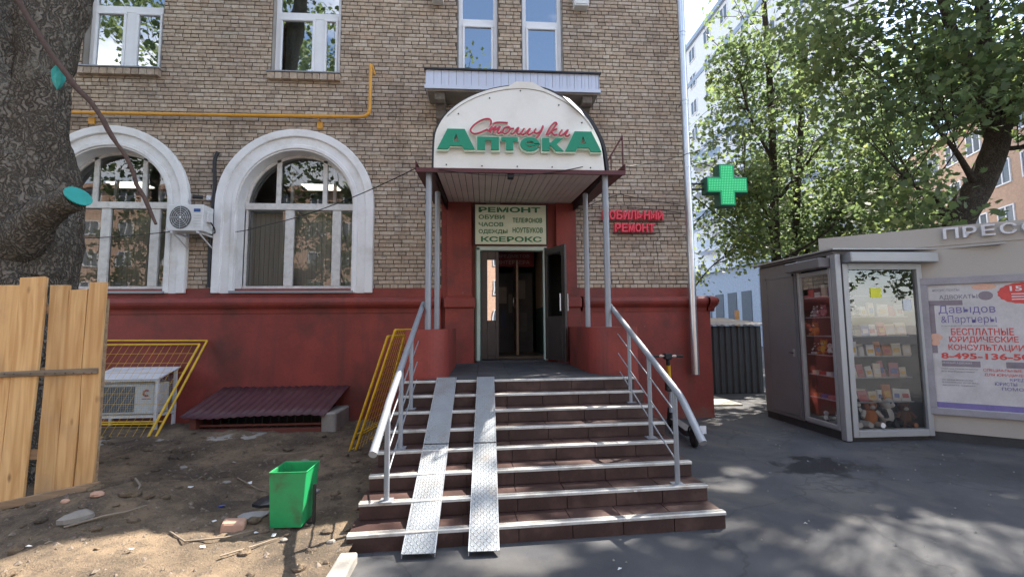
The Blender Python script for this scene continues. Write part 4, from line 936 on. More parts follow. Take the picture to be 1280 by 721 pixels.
# ------------------------------------------------------------------ pipes, cables, units on the wall
dp = empty('drainpipe', (3.8, -.14, .75), 'galvanised drainpipe running down the right corner of the brick wall', 'drainpipe')
zs = [8.4, 6.9, 5.6, 4.4, 3.2, 2.0, .80]; XD = 3.655; YD = -.235
for a, b in zip(zs[:-1], zs[1:]): T([(XD, YD, b - .03), (XD, YD, a)], [.064, .060], 16, cap=False).build('pipe_section', GALV, dp)
for z in (6.95, 5.65, 4.42, 3.24): T([(XD, YD, z - .012), (XD, YD, z + .012)], .070, 16).build('clamp', GALV, dp); T([(XD, YD, z), (XD, -.005, z)], .008, 6).build('stay', DARK, dp)
gp = empty('gas_pipe', (-4.3, -.12, 5.2), 'yellow gas pipe along the brick wall above the arched windows', 'pipe')
T([(-8.6, -.12, 5.22), (-5, -.12, 5.235), (-2.12, -.12, 5.265), (-2.03, -.12, 5.28), (-1.965, -.12, 5.34), (-1.95, -.12, 5.43), (-1.95, -.12, 6.22)], .029, 12).build('pipe', YPIPE, gp)
T([(-1.95, -.12, 6.22), (-1.95, -.05, 6.26), (-1.9, -.02, 6.1)], .018, 8).build('pipe_end', YPIPE, gp)
for x in (-2.83, -6.6):
    T([(x, -.01, 5.24), (x, -.12, 5.215)], .012, 6).build('bracket', YPIPE, gp); B(x - .045, x + .045, -.03, -.004, 5.08, 5.20).build('bracket_plate', YPIPE, gp)
def cable(name, P, r, lab, g=None, **k): T(P, r, 6).build(name, CABLE, label=lab, cat='cable', group=g, **k)
cable('cable', sagcurve((-7.2, -.06, 3.10), (-5.0, -.06, 3.26), .04) + sagcurve((-4.44, -.03, 3.25), (-3.9, -.02, 3.30), .03)[1:] + sagcurve((-3.87, -.08, 3.30), (-.84, -2.2, 3.62), .10)[1:], .007, 'thin black cable from the wall air conditioner to the left end of the canopy')
cable('cable', sagcurve((1.84, -2.2, 3.68), (3.9, -.2, 4.76), .04) + sagcurve((3.9, -.2, 4.76), (12, 7, 11.5), .4)[1:], .006, 'black cable from the right end of the canopy up into the trees')
cable('cable', sagcurve((1.7, -.03, 3.62), (2.5, -.03, 3.97), -.05, 8) + sagcurve((2.5, -.03, 3.97), (3.6, -.03, 3.80), .02, 8)[1:], .006, 'black cable looping over the red wall letters')
cable('cable', sagcurve((1.7, -.03, 3.72), (3.73, -.03, 3.62), -.06, 10), .006, 'black cable running just above the red wall letters to the drainpipe')
cable('cable', sagcurve((-.55, -2.245, 3.60), (1.30, -2.245, 3.66), .10, 14), .005, 'thin cable slung under the front edge of the canopy')
cable('cable', sagcurve((3.9, .1, 4.0), (11, 5.5, 3.5), .35, 14), .010, 'black cable hanging between the building corner and the trees behind the kiosk')
T(curve([(-4.51, -.04, 4.62), (-4.55, -.05, 4.45), (-4.53, -.05, 4.0), (-4.56, -.05, 3.3), (-4.545, -.05, 2.3)], 5), [.03] * 21, 8).build('cable_trunking', CABLE, label='black pipe lagging on the wall between the two arched windows', cat='pipe')
acs = empty('air_conditioner', (-4.72, -.3, 3.1), 'white air conditioner unit mounted high on the wall between the arched windows', 'air conditioner')
B(-5.0, -4.46, -.44, -.16, 3.17, 3.60).build('casing', ACW, acs, bevel=.012, seg=2)
cc = (-4.80, 3.385)
m_ = MB(); m_.slab([(cc[0] + .165 * math.cos(a), cc[1] + .185 * math.sin(a)) for a in [2 * math.pi * i / 24 for i in range(24)]], -.447, -.441); F_ = m_.build('fan_grille', ACG, acs)
m_ = MB()
for r_ in (.05, .08, .11, .14): m_.tube([(cc[0] + r_ * math.cos(a), -.452, cc[1] + r_ * 1.12 * math.sin(a)) for a in [2 * math.pi * i / 24 for i in range(25)]], .003, 4, cap=False)
for i in range(8): a = math.pi * i / 4; m_.tube([(cc[0], -.455, cc[1]), (cc[0] + .16 * math.cos(a), -.452, cc[1] + .18 * math.sin(a))], .003, 4)
m_.build('grille_wires', ACW, F_); MB().ball((cc[0], -.455, cc[1]), .02, .01, .02).build('hub', ACW, F_)
B(-4.60, -4.50, -.446, -.4405, 3.48, 3.53).build('blue_badge', flat('badge_blue', (.03, .09, .28)), acs)
m_ = MB()
for i in range(5): m_.box(-4.60, -4.49, -.445, -.4405, 3.24 + i * .045, 3.243 + i * .045)
m_.build('side_louvre', flat('louvre_grey', (.4, .4, .4)), acs); B(-4.459, -4.42, -.36, -.24, 3.33, 3.50).build('side_cover', ACW, acs, bevel=.008)
for x in (-4.93, -4.53):
    m_ = MB(); m_.box(x - .012, x + .012, -.45, -.01, 3.135, 3.165); m_.tube([(x, -.40, 3.14), (x, -.02, 2.95)], .012, 6); m_.build('wall_bracket', WHITEP, acs)
T(curve([(-4.44, -.3, 3.36), (-4.40, -.25, 3.28), (-4.46, -.1, 3.22), (-4.53, -.05, 3.2)], 5), .012, 6).build('hose', CABLE, acs)
fl = empty('wall_camera', (-4.78, -.08, 3.9), 'small black camera with white holder on the wall above the air conditioner', 'camera')
B(-4.66, -4.58, -.06, -.003, 3.78, 3.86).build('holder', WHITEP, fl, bevel=.01); T([(-4.70, -.07, 3.82), (-4.82, -.15, 3.81)], [.03, .038], 10).build('camera_body', BLACK, fl)
for x, w_, lab in ((1.83, .27, 'white vent housing at the top edge right of the narrow windows'), (-.79, .2, 'white box at the top edge left of the narrow windows')):
    v_ = empty('wall_vent', (x, -.1, 7.46), lab, 'vent'); B(x - w_ / 2, x + w_ / 2, -.16, -.003, 7.46, 7.85).build('housing', ACW, v_, bevel=.01)
    for i in range(4): B(x - w_ / 2 + .03, x + w_ / 2 - .03, -.17, -.161, 7.49 + i * .08, 7.53 + i * .08).build('louvre', ACW, v_)

# ------------------------------------------------------------------ caged condenser by the plinth
cg = empty('caged_condenser', (-5.4, -.35, .1), 'white caged condenser unit on legs against the red plinth', 'air conditioner')
x0, x1, y0, y1, z0, z1 = -5.9, -4.95, -.52, -.12, .30, .84
m_ = MB()
for x in (x0, x1):
    for y in (y0, y1): m_.box(x - .02, x + .02, y - .02, y + .02, .0, z1 if y == y0 else .98)
m_.build('cage_upright', WHITEP, cg)
m_ = MB()
for z in (z0, z1): m_.box(x0, x1, y0 - .022, y0 + .018, z - .018, z + .018)
for x in (x0, x1): m_.box(x - .018, x + .018, y0, y1, z0 - .016, z0 + .016); m_.tube([(x, y0, z1), (x, y1, .98)], .014, 6)
m_.box(x0, x1, y1 - .02, y1 + .02, z0 - .018, z0 + .018); m_.build('cage_rail', WHITEP, cg)
MB().hexa([(x0 - .04, y0 - .04, z1 + .018), (x1 + .03, y0 - .04, z1 + .018), (x1 + .06, y1 + .03, 1.0), (x0 - .04, y1 + .03, 1.0), (x0 - .04, y0 - .04, z1 + .024), (x1 + .03, y0 - .04, z1 + .024), (x1 + .06, y1 + .03, 1.006), (x0 - .04, y1 + .03, 1.006)]).build('lid', WHITEP, cg)
m_ = MB()
x = x0 + .03
while x < x1: m_.box(x - .0012, x + .0012, y0 - .026, y0 - .0235, z0, z1); x += .033
z = z0 + .03
while z < z1: m_.box(x0, x1, y0 - .029, y0 - .0265, z - .0012, z + .0012); m_.box(x1 + .02, x1 + .0225, y0, y1, z - .0012, z + .0012); z += .033
y = y0 + .03
while y < y1: m_.box(x1 + .023, x1 + .0255, y - .0012, y + .0012, z0, z1 + .05); y += .033
m_.build('mesh_wires', flat('wire_grey', (.42, .43, .44)), cg, kind='stuff')
un = B(x0 + .05, x1 - .06, y0 + .05, y1 - .04, z0 + .02, z1 - .06).build('condenser', ACW, cg, bevel=.012)
B(x0 + .07, x1 - .36, y0 + .042, y0 + .049, z0 + .06, z1 - .10).build('fan_grille', ACG, un)
m_ = MB(); cx, cz = -5.135, .64
for a0 in range(12):
    a, b = R(50 + a0 * 21.6), R(50 + (a0 + 1) * 21.6)
    m_.slab([(cx + .055 * math.cos(a), cz + .055 * math.sin(a)), (cx + .028 * math.cos(a), cz + .028 * math.sin(a)), (cx + .028 * math.cos(b), cz + .028 * math.sin(b)), (cx + .055 * math.cos(b), cz + .055 * math.sin(b))], y0 + .040, y0 + .048)
m_.build('red_emblem', flat('emblem_red', (.40, .05, .03)), un)
B(-5.20, -5.07, y0 + .044, y0 + .048, .545, .560).build('emblem_text', flat('emblem_red', (.40, .05, .03)), un)

# ------------------------------------------------------------------ yellow mesh barriers
def barrier(bl, br_, tl, tr, nx, nz, lab, foot=None, hi=2):
    bl, br_, tl, tr = map(Vector, (bl, br_, tl, tr))
    o = empty('mesh_barrier', (bl + br_) / 2, lab, 'barrier', 'yellow mesh barriers')
    for a, b in ((bl, tl), (br_, tr)): T([a, b], .017, 8).build('upright', YBAR, o)
    for a, b in ((tl, tr), (bl, br_)): T([a, b], .015, 8).build('rail', YBAR, o)
    a, b = bl.lerp(tl, .14), br_.lerp(tr, .14); T([a, b], .010, 8).build('rail', YBAR, o)
    m_ = MB()
    for i in range(1, nx): m_.tube([bl.lerp(br_, i / nx).lerp(tl.lerp(tr, i / nx), .0), tl.lerp(tr, i / nx)], .0028, 4, cap=False)
    for j in range(1, nz): m_.tube([bl.lerp(tl, j / nz), br_.lerp(tr, j / nz)], .0028, 4, cap=False)
    if m_.v: m_.build('mesh_wires', YBAR, o, kind='stuff')
    if foot: T(foot, .014, 8).build('foot', YBAR, o)
    return o
barrier((-6.4, -1.12, .12), (-4.64, -1.12, .10), (-6.4, -.16, 1.37), (-4.58, -.16, 1.365), 17, 9, 'yellow mesh barrier leaning over the caged condenser, front of the pair')
barrier((-6.3, -1.04, .12), (-4.58, -1.04, .11), (-6.3, -.10, 1.44), (-4.50, -.10, 1.42), 1, 1, 'yellow barrier frame leaning just behind the one over the condenser')
barrier((-1.62, -1.82, .04), (-1.45, -1.0, .04), (-1.10, -2.02, 1.58), (-1.02, -1.25, 1.58), 9, 16, 'yellow mesh barrier standing edge-on against the left red side wall, nearer the steps', [(-1.80, -1.78, .03), (-1.36, -2.02, .03)])
barrier((-1.70, -1.78, .04), (-1.53, -.96, .04), (-1.20, -1.98, 1.50), (-1.12, -1.2, 1.50), 1, 1, 'second yellow barrier frame tilted edge-on beside the steps, outer one')

# ------------------------------------------------------------------ basement window hood
bh = empty('basement_hood', (-3.3, -.4, 0), 'maroon corrugated metal hood over the basement window in the plinth', 'awning')
nx = 90; vs = []; 
for j in range(5):
    t = j / 4
    for i in range(nx + 1):
        u_ = i / nx; xw = (-4.23 + (-2.20 + 4.23) * u_) * (1 - t) + (-4.42 + (-2.36 + 4.42) * u_) * t
        y = -.075 - .76 * t; z = .66 - .33 * t + .010 * math.sin(u_ * nx * 1.25) + .012 * mnoise.noise((u_ * 5, t * 2, 0)) - (.03 * max(0, math.sin(u_ * 7)) * t)
        vs.append((xw, y, z))
fs = [(j * (nx + 1) + i, j * (nx + 1) + i + 1, (j + 1) * (nx + 1) + i + 1, (j + 1) * (nx + 1) + i)[::-1] for j in range(4) for i in range(nx)]
o = MB().add(vs, fs, True).build('roof_sheet', AWN, bh); sm_ = o.modifiers.new('solid', 'SOLIDIFY'); sm_.thickness = .003
FBRK = flat('red_painted_curb', (.16, .045, .03))
B(-4.22, -2.42, -.76, -.66, -.02, .13).build('front_curb', FBRK, bh, bevel=.01); B(-2.42, -2.20, -.76, -.08, -.02, .34).build('side_curb', CONC, bh, bevel=.02); B(-4.32, -4.22, -.76, -.08, -.02, .34).build('side_curb', FBRK, bh, bevel=.01)
B(-4.2, -2.42, -.70, -.695, .16, .19).build('cross_bar', FBRK, bh)
m_ = MB()
for i in range(15): m_.box(-4.15 + i * .12, -4.14 + i * .12, -.69, -.68, .13, .36)
m_.build('window_bars', DARK, bh)
B(-4.2, -2.42, -.09, -.072, .02, .5).build('basement_opening', DARK, bh)
B(-4.6, -3.15, -1.25, -.85, .03, .10).build('concrete_slab', CONC, label='flat concrete slab on the earth in front of the basement hood', cat='slab', bevel=.01)
B(-5.7, -4.95, -1.6, -1.15, .03, .13).build('concrete_slab', CONC, label='grey concrete slab lying under the caged condenser', cat='slab', bevel=.01)

# ------------------------------------------------------------------ timber fence
tf = empty('timber_fence', (-3.9, -3.6, .1), 'fence of raw pine boards in front of the tree trunk', 'fence')
PL = [(-4.62, -4.42, .05, 2.03), (-4.41, -4.215, .02, 1.99), (-4.205, -3.98, -.05, 2.02), (-3.965, -3.735, .12, 2.075), (-3.72, -3.555, .10, 2.01), (-3.55, -3.405, .15, 1.965), (-3.40, -3.262, .17, 2.045)]
PL = [(-4.62, -4.44, .0, 2.03), (-4.43, -4.245, .0, 1.99), (-4.235, -4.075, -.05, 2.005), (-4.045, -3.83, .0, 2.075), (-3.795, -3.635, .15, 2.01), (-3.63, -3.485, .18, 1.965), (-3.48, -3.335, .22, 2.035)]
PL[2] = (-4.235, -4.04, -.05, 2.01); 
for i, (a, b, zb, zt) in enumerate(PL):
    lean = [.01, 0, .05, .05, .0, .0, .0][i]; n_ = 8; m_ = MB(); vs = []
    for j in range(n_ + 1):
        t = j / n_; z = zb + (zt - zb) * t; dx = -lean * (1 - t) + .004 * math.sin(t * 7 + i); sh = .02 * (1 - t) if i in (2, 3) else 0
        wob = .008 * mnoise.noise((i * 3.1, t * 4, 0))
        vs += [(a + dx + sh + wob + (t * .0), -3.612 - (i % 2) * .004, z), (b + dx + wob, -3.612 - (i % 2) * .004, z + (.012 if j == n_ and i % 2 else 0)), (b + dx + wob, -3.587, z), (a + dx + sh + wob, -3.587, z)]
    fs = [(0, 3, 2, 1), tuple(n_ * 4 + q for q in (0, 1, 2, 3))] + [(j * 4 + q, j * 4 + (q + 1) % 4, (j + 1) * 4 + (q + 1) % 4, (j + 1) * 4 + q) for j in range(n_) for q in range(4)]
    m_.add(vs, fs).build('plank', WOOD, tf, bevel=.003)
MB().hexa([(-4.7, -3.640, 1.20), (-3.34, -3.640, 1.235), (-3.34, -3.617, 1.235), (-4.7, -3.617, 1.20), (-4.7, -3.640, 1.245), (-3.34, -3.640, 1.285), (-3.34, -3.617, 1.285), (-4.7, -3.617, 1.245)]).build('batten', OLDW, tf, bevel=.004)
MB().hexa([(-4.7, -3.645, -.02), (-3.26, -3.645, .27), (-3.26, -3.617, .27), (-4.7, -3.617, -.02), (-4.7, -3.645, .06), (-3.26, -3.645, .33), (-3.26, -3.617, .33), (-4.7, -3.617, .06)]).build('bottom_board', OLDW2, tf, bevel=.004)
for z in (.55, 1.25, 1.8): B(-4.7, -3.36, -3.585, -3.54, z - .04, z + .04).build('rear_rail', OLDW2, tf)
for x in (-4.5, -3.45): B(x - .04, x + .04, -3.538, -3.46, -.1, 1.9).build('fence_post', OLDW2, tf)
mb = MB()
for a, b, zb, zt in PL:
    for xx in (a + .04, b - .04): mb.tube([(xx, -3.648, 1.245), (xx, -3.63, 1.245)], .004, 5)
mb.build('nails', DARK, tf, kind='stuff')

# ------------------------------------------------------------------ bin
bn = empty('litter_bin', (-1.5, -3.98, 0), 'green square steel litter bin tilted on its stand beside the steps', 'bin')
m_ = MB()
def frust(m_, X0, X1, x0, x1, Y0, Y1, y0, y1, zt, zb, t=.006):
    o_ = [(x0, y0, zb), (x1, y0, zb), (x1, y1, zb), (x0, y1, zb), (X0, Y0, zt), (X1, Y0, zt + .0), (X1, Y1, zt), (X0, Y1, zt)]
    i_ = [(x0 + t, y0 + t, zb + t), (x1 - t, y0 + t, zb + t), (x1 - t, y1 - t, zb + t), (x0 + t, y1 - t, zb + t), (X0 + t, Y0 + t, zt), (X1 - t, Y0 + t, zt), (X1 - t, Y1 - t, zt), (X0 + t, Y1 - t, zt)]
    m_.add(o_ + i_, [(0, 3, 2, 1), (0, 1, 5, 4), (1, 2, 6, 5), (2, 3, 7, 6), (3, 0, 4, 7), (8, 9, 10, 11), (8, 12, 13, 9), (9, 13, 14, 10), (10, 14, 15, 11), (11, 15, 12, 8), (4, 5, 13, 12), (5, 6, 14, 13), (6, 7, 15, 14), (7, 4, 12, 15)])
frust(m_, -1.645, -1.365, -1.635, -1.40, -4.12, -3.83, -4.10, -3.86, .505, .085)
m_.build('bin_body', GBIN, bn, bevel=.003)
m_ = MB()
for (a, b) in (((-1.645, -4.12), (-1.365, -4.12)), ((-1.365, -4.12), (-1.365, -3.83)), ((-1.365, -3.83), (-1.645, -3.83)), ((-1.645, -3.83), (-1.645, -4.12))): m_.tube([(a[0], a[1], .505), (b[0], b[1], .505)], .005, 6)
m_.build('rim', GBIN, bn)
for x, z1 in ((-1.345, .37), (-1.66, .30)): B(x - .010, x + .010, -4.0, -3.978, .0, z1).build('stand_post', DARK, bn)
B(-1.66, -1.345, -3.995, -3.983, .065, .080).build('stand_bar', DARK, bn)

# ------------------------------------------------------------------ litter and stones
def rock(x, y, s, mat, lab, cat, sy=None, sz=None, rot=0, z=None, name='stone', g=None):
    m_ = MB(); sy = sy or s * .7; sz = sz or s * .5; m_.ball((0, 0, 0), s, sy, sz, 8, 5)
    m_.v = [tuple(Vector(v) * (1 + .35 * mnoise.noise((v[0] / s * 1.3 + x * 9, v[1] / s * 1.3, v[2] / s * 1.3 + y)))) for v in m_.v]; m_.sm = [False] * len(m_.sm)
    m_.xf(Matrix.Translation((x, y, (hgt(x, y) if x < -.95 else 0) + sz * .45 if z is None else z)) @ Matrix.Rotation(rot, 4, 'Z')); return m_.build(name, mat, label=lab, cat=cat, group=g)
PK = flat('pink_rubble', (.40, .24, .17), .9, bump=.4); RUB = flat('grey_rubble', (.22, .20, .175), .95, bump=.5)
B(-1.99, -1.83, -4.16, -4.05, .03, .16).build('broken_brick', PK, label='pinkish broken block lying left of the green bin', cat='brick', bevel=.02, seg=2).rotation_euler = (0, .12, .3)
rock(-3.0, -4.15, .11, RUB, 'grey lump of bark on the earth near the lower left corner', 'wood lump', .06, .05, .8, name='wood_lump')
for i, (x, y, s, lb) in enumerate(((-3.1, -3.85, .05, 'brown stone on the heap right of the fence foot'), (-3.3, -3.9, .035, 'small pale stone on the heap below the fence'), (-2.55, -3.0, .04, 'small pale stone in the middle of the earth patch'), (-3.35, -2.4, .045, 'pale stone left of the earth patch near the fence edge'), (-1.1, -4.33, .035, 'white stone beside the left wheel ramp foot'), (-2.1, -2.2, .05, 'dark stone below the basement hood'), (-1.45, -4.28, .03, 'pale pebble in the sun by the bin stand'))):
    rock(x, y, s, PK if i in (0, 1) else RUB, lb, 'stone')
BAG = flat('black_plastic', (.018, .019, .022), .35); PAP = flat('white_paper_scrap', (.62, .63, .62), .8); BLUP = flat('blue_wrapper', (.05, .12, .5), .5)
rock(-1.85, -3.55, .17, BAG, 'dark rubber mat scrap lying behind the green bin', 'rubbish', .12, .05, .5, name='rubber_scrap')
rock(-1.86, -3.88, .13, flat('grey_cloth', (.25, .24, .23), .9), 'grey flattened rag on the earth left of the bin', 'rag', .08, .02, .1, name='rag')
rock(-1.62, -3.3, .10, flat('grey_cloth', (.25, .24, .23), .9), 'grey plank scrap behind the bin', 'rubbish', .03, .03, .9, name='wood_scrap')
def scrap(x, y, s, mat, lab, name='paper_scrap', cat='paper scrap', g='paper scraps on the earth'):
    a = random.uniform(0, 3); z = (hgt(x, y) if x < -.95 else .004) + .006; m_ = MB()
    P = [(x + s * math.cos(a + k * 1.5708) * random.uniform(.5, 1.1), y + s * math.sin(a + k * 1.5708) * random.uniform(.4, .8), z + random.uniform(0, .02)) for k in range(4)]
    m_.add(P + [(p[0], p[1], p[2] + .0015) for p in P], [(0, 3, 2, 1), (4, 5, 6, 7)] + [(k, (k + 1) % 4, 4 + (k + 1) % 4, 4 + k) for k in range(4)]); m_.build(name, mat, label=lab, cat=cat, group=g)
scrap(-2.25, -3.62, .05, BLUP, 'blue and white wrapper on the earth left of the bin', 'wrapper', 'wrapper', None)
for x, y, lb in ((-2.9, -2.2, 'white paper scrap below the caged condenser'), (-2.75, -3.25, 'white scrap in the middle of the earth'), (-2.35, -2.95, 'white scrap right of the middle of the earth'), (-2.1, -4.0, 'crumpled white scrap left of the broken block'), (-1.7, -4.18, 'white scrap at the foot of the bin'), (-1.55, -4.22, 'white scrap under the bin stand'), (-2.35, -4.5, 'white scrap in the sunlit earth at the bottom'), (-1.95, -4.4, 'small white scrap right of the sunlit hump'), (-3.0, -4.5, 'long white scrap at the bottom left edge')):
    scrap(x, y, random.uniform(.02, .04), PAP, lb)
for x, y, lb in ((.9, -4.75, 'small white scrap on the asphalt before the steps'), (3.1, -3.0, 'small white scrap on the asphalt right of the steps'), (2.6, -4.2, 'small white scrap on the asphalt near the sunny patch'), (1.25, -4.05, 'small white scrap on the second step')):
    scrap(x, y, .018, PAP, lb, g='paper scraps on the asphalt') if lb[-4:] != 'step' else B(x, x + .025, y, y + .015, .252, .256).build('paper_scrap', PAP, label=lb, cat='paper scrap')
def twig(P, r, lab):
    T([(x, y, hgt(x, y) + z) for x, y, z in P], [r] * (len(P) - 1) + [r * .5], 5).build('twig', flat('dry_twig', (.20, .16, .12), .9), label=lab, cat='twig', group='dry twigs on the earth')
twig([(-3.0, -4.25, .01), (-2.85, -4.1, .03), (-2.75, -4.0, .02), (-2.68, -3.9, .03)], .008, 'bent pale twig beside the bark lump')
twig([(-3.1, -3.45, .02), (-2.95, -3.6, .03), (-2.9, -3.7, .01)], .010, 'short pale twig at the right end of the fence')
twig([(-2.5, -2.9, .02), (-2.2, -3.1, .02), (-1.98, -3.25, .01)], .006, 'thin twig in the middle of the earth')
twig([(-2.3, -4.2, .01), (-2.1, -4.35, .02), (-1.85, -4.3, .03), (-1.7, -4.2, .04)], .007, 'long twig in front of the bin')
twig([(-2.7, -1.9, .02), (-2.3, -2.0, .05), (-2.0, -1.85, .02)], .007, 'forked twig below the basement hood')
twig([(-1.75, -4.55, .02), (-1.6, -4.4, .02), (-1.5, -4.25, .02)], .006, 'twig in the sun below the bin')

# ------------------------------------------------------------------ scooter
sc_ = empty('electric_scooter', (2.8, -1.3, 0), 'black electric scooter with a yellow stem parked behind the right handrail', 'scooter')
Wf, Wr = Vector((2.98, -.72, .12)), Vector((2.82, -1.84, .12)); ax_ = (Wr - Wf).normalized(); sd_ = Vector((ax_.y, -ax_.x, 0))
def wheel(c, name):
    m_ = MB(); n_ = 22; ring = [(math.cos(2 * math.pi * i / n_), math.sin(2 * math.pi * i / n_)) for i in range(n_)]
    prof_ = [(.075, -.028), (.105, -.030), (.122, -.018), (.125, 0), (.122, .018), (.105, .030), (.075, .028)]
    vs = [c + ax_ * (a * r_) + Vector((0, 0, 1)) * (b * r_) + sd_ * o_ for r_, o_ in prof_ for a, b in ring]
    m_.add(vs, [(j * n_ + i, j * n_ + (i + 1) % n_, (j + 1) * n_ + (i + 1) % n_, (j + 1) * n_ + i) for j in range(len(prof_) - 1) for i in range(n_)], True)
    w_ = m_.build(name, BLACK, sc_); m_ = MB(); m_.tube([c - sd_ * .03, c + sd_ * .03], .074, 16); m_.build('rim', DARK, w_); return w_
wheel(Wf, 'wheel'); wheel(Wr, 'wheel')
a = Wf + ax_ * .17 + Vector((0, 0, .06)); b = Wr - ax_ * .14 + Vector((0, 0, .05)); m_ = MB()
p = [a - sd_ * .07, b - sd_ * .08, b + sd_ * .08, a + sd_ * .07]; m_.hexa([(q.x, q.y, .10) for q in p] + [(q.x, q.y, .175) for q in p]); m_.build('deck', BLACK, sc_, bevel=.015, seg=2)
p = [a - sd_ * .06 + ax_ * .03, b - sd_ * .07, b + sd_ * .07, a + sd_ * .06 + ax_ * .03]; MB().hexa([(q.x, q.y, .176) for q in p] + [(q.x, q.y, .181) for q in p]).build('deck_mat', flat('deck_grey', (.16, .15, .14)), sc_)
m_ = MB(); P = []
for i in range(8):
    an = R(20 + i * 20); P.append(Wr + ax_ * (-.145 * math.cos(an)) + Vector((0, 0, .145 * math.sin(an))))
m_.tube(P, .012, 6); 
for s_ in (-.03, .03): m_.tube([q + sd_ * s_ for q in P], .012, 6)
m_.build('rear_fender', BLACK, sc_); B(2.83, 2.92, -1.99, -1.975, .20, .30).build('number_tag', WHITEP, sc_)
top = Vector((2.86, -.98, 1.14)) ; ftp = Wf + ax_ * .10 + Vector((0, 0, .20))
LB = flat('pale_blue_steel', (.42, .50, .58), .4)
for s_ in (-.045, .045): T([Wf + sd_ * s_, Wf + sd_ * s_ * .9 + ax_ * .05 + Vector((0, 0, .20))], .014, 8).build('fork', DARK, sc_)
s0 = Wf + ax_ * .07 + Vector((0, 0, .14)); dirv = (top - s0)
def sp(t): return s0 + dirv * t
m_ = MB().tube([sp(0), sp(.38)], [.036, .030], 10); m_.build('lower_stem', LB, sc_)
m_ = MB().tube([sp(.38), sp(.58)], .030, 10); m_.build('stem', BLACK, sc_); m_ = MB().tube([sp(.58), sp(.84)], .032, 10); m_.build('yellow_stem_sleeve', flat('scooter_yellow', (.72, .42, .02), .45), sc_); MB().tube([sp(.84), sp(1.0)], .030, 10).build('stem', BLACK, sc_)
q = sp(.47); B(q.x - .09, q.x + .06, q.y - .10, q.y - .02, q.z - .07, q.z + .07).build('lock_box', BLACK, sc_, bevel=.012)
T([top - sd_ * .22, top + sd_ * .22], .013, 8).build('handlebar', WHITEP, sc_)
for s_ in (-1, 1): T([top + sd_ * s_ * .13, top + sd_ * s_ * .23], .018, 8).build('grip', BLACK if s_ > 0 else BLACK, sc_); T([top + sd_ * s_ * .085, top + sd_ * s_ * .115], .022, 8).build('brake_clamp', flat('clamp_cream', (.6, .5, .4)), sc_)
B(top.x - .055, top.x + .055, top.y - .05, top.y + .05, top.z - .05, top.z + .045).build('display_unit', BLACK, sc_, bevel=.012)
T([(2.90, -1.05, .17), (2.78, -1.12, .01)], .009, 6).build('kickstand', DARK, sc_)

# ------------------------------------------------------------------ corrugated gate behind the corner
gt = empty('metal_shed', (5.6, 2.6, 0), 'black corrugated metal shed with a pale roof edge between building and kiosk', 'shed')
GD = flat('dark_corrugated', (.022, .024, .028), .5); x = 4.35; i = 0
while x < 6.55:
    m_ = MB(); m_.add([(x, 2.5, .02), (x + .03, 2.475, .02), (x + .09, 2.475, .02), (x + .12, 2.5, .02), (x + .15, 2.5, .02), (x, 2.5, 1.58), (x + .03, 2.475, 1.58), (x + .09, 2.475, 1.58), (x + .12, 2.5, 1.58), (x + .15, 2.5, 1.58)], [(k_, k_ + 1, k_ + 6, k_ + 5) for k_ in range(4)])
    o = m_.build('corrugated_panel', GD, gt); o.modifiers.new('s', 'SOLIDIFY').thickness = .002; x += .151
B(4.35, 6.60, 2.52, 4.4, 0, 1.58).build('shed_body', GD, gt)
m_ = MB(); vs = []
for j, (y, z) in enumerate(((2.36, 1.62), (4.5, 1.80))):
    for i in range(101): vs.append((4.2 + i * .026, y, z + .012 * math.sin(i * 1.2)))
o = m_.add(vs, [(i, i + 1, 101 + i + 1, 101 + i) for i in range(100)], True).build('roof_sheet', flat('pale_slate_sheet', (.30, .28, .26), .85), gt); o.modifiers.new('s', 'SOLIDIFY').thickness = .012
B(6.9, 7.0, 4, 4.06, 0, 2.0).build('passage_post', flat('orange_board', (.55, .30, .12)), label='orange and pink board standing in the gap between shed and kiosk', cat='board')

# ------------------------------------------------------------------ kiosk
kk = empty('press_kiosk', (6.5, -1.2, 0), 'beige and grey press kiosk with a glazed corner showcase and ПРЕССА letters', 'kiosk')
KX = 4.98; P0 = Vector((6.2, -1.75, 0)); kd = Vector((.7915, -.6112, 0)); kn = Vector((-.6112, -.7915, 0))      # kn: outward normal of the advert face
def AP(t, z, o_=0): return P0 + kd * t + kn * o_ + Vector((0, 0, z))
def abox(t0, t1, o0, o1, z0, z1, m_=None):
    m_ = m_ or MB(); p = [AP(t0, 0, o1), AP(t1, 0, o1), AP(t1, 0, o0), AP(t0, 0, o0)]
    return m_.hexa([(q.x, q.y, z0) for q in p] + [(q.x, q.y, z1) for q in p])
TL = (KX - P0.x) / kd.x; yl = P0.y + kd.y * TL        # where the advert plane meets x=KX
# walls as slabs
abox(.02, 4.2, -.06, 0, .12, 2.72).build('advert_wall', KIOSK, kk)
abox(-1.45, 4.2, -.10, -.061, .12, 2.68).build('inner_wall', DARK, kk)
B(KX, KX + .05, -1.02, -.10, .12, 2.62).build('door_wall', KGREY, kk)
MB().prism([(KX + .001, -.10), (5.6, .62), (10.4, -3.1), (10.1, -3.5), (5.7, .45), (KX + .05, -.12)], .12, 2.62).build('rear_wall', KGREY, kk)
abox(-1.5, 4.25, .04, .09, -.02, .10).build('skirting', KBASE, kk) if False else None
MB().prism([(KX + .03, -.08), (KX + .03, -1.76), (6.24, -1.76), (6.24 + 3.0 * .7915, -1.76 - 3.0 * .6112), (10.3, -3.1), (5.6, .6)][::1], -.02, .12).build('dark_base', KBASE, kk)
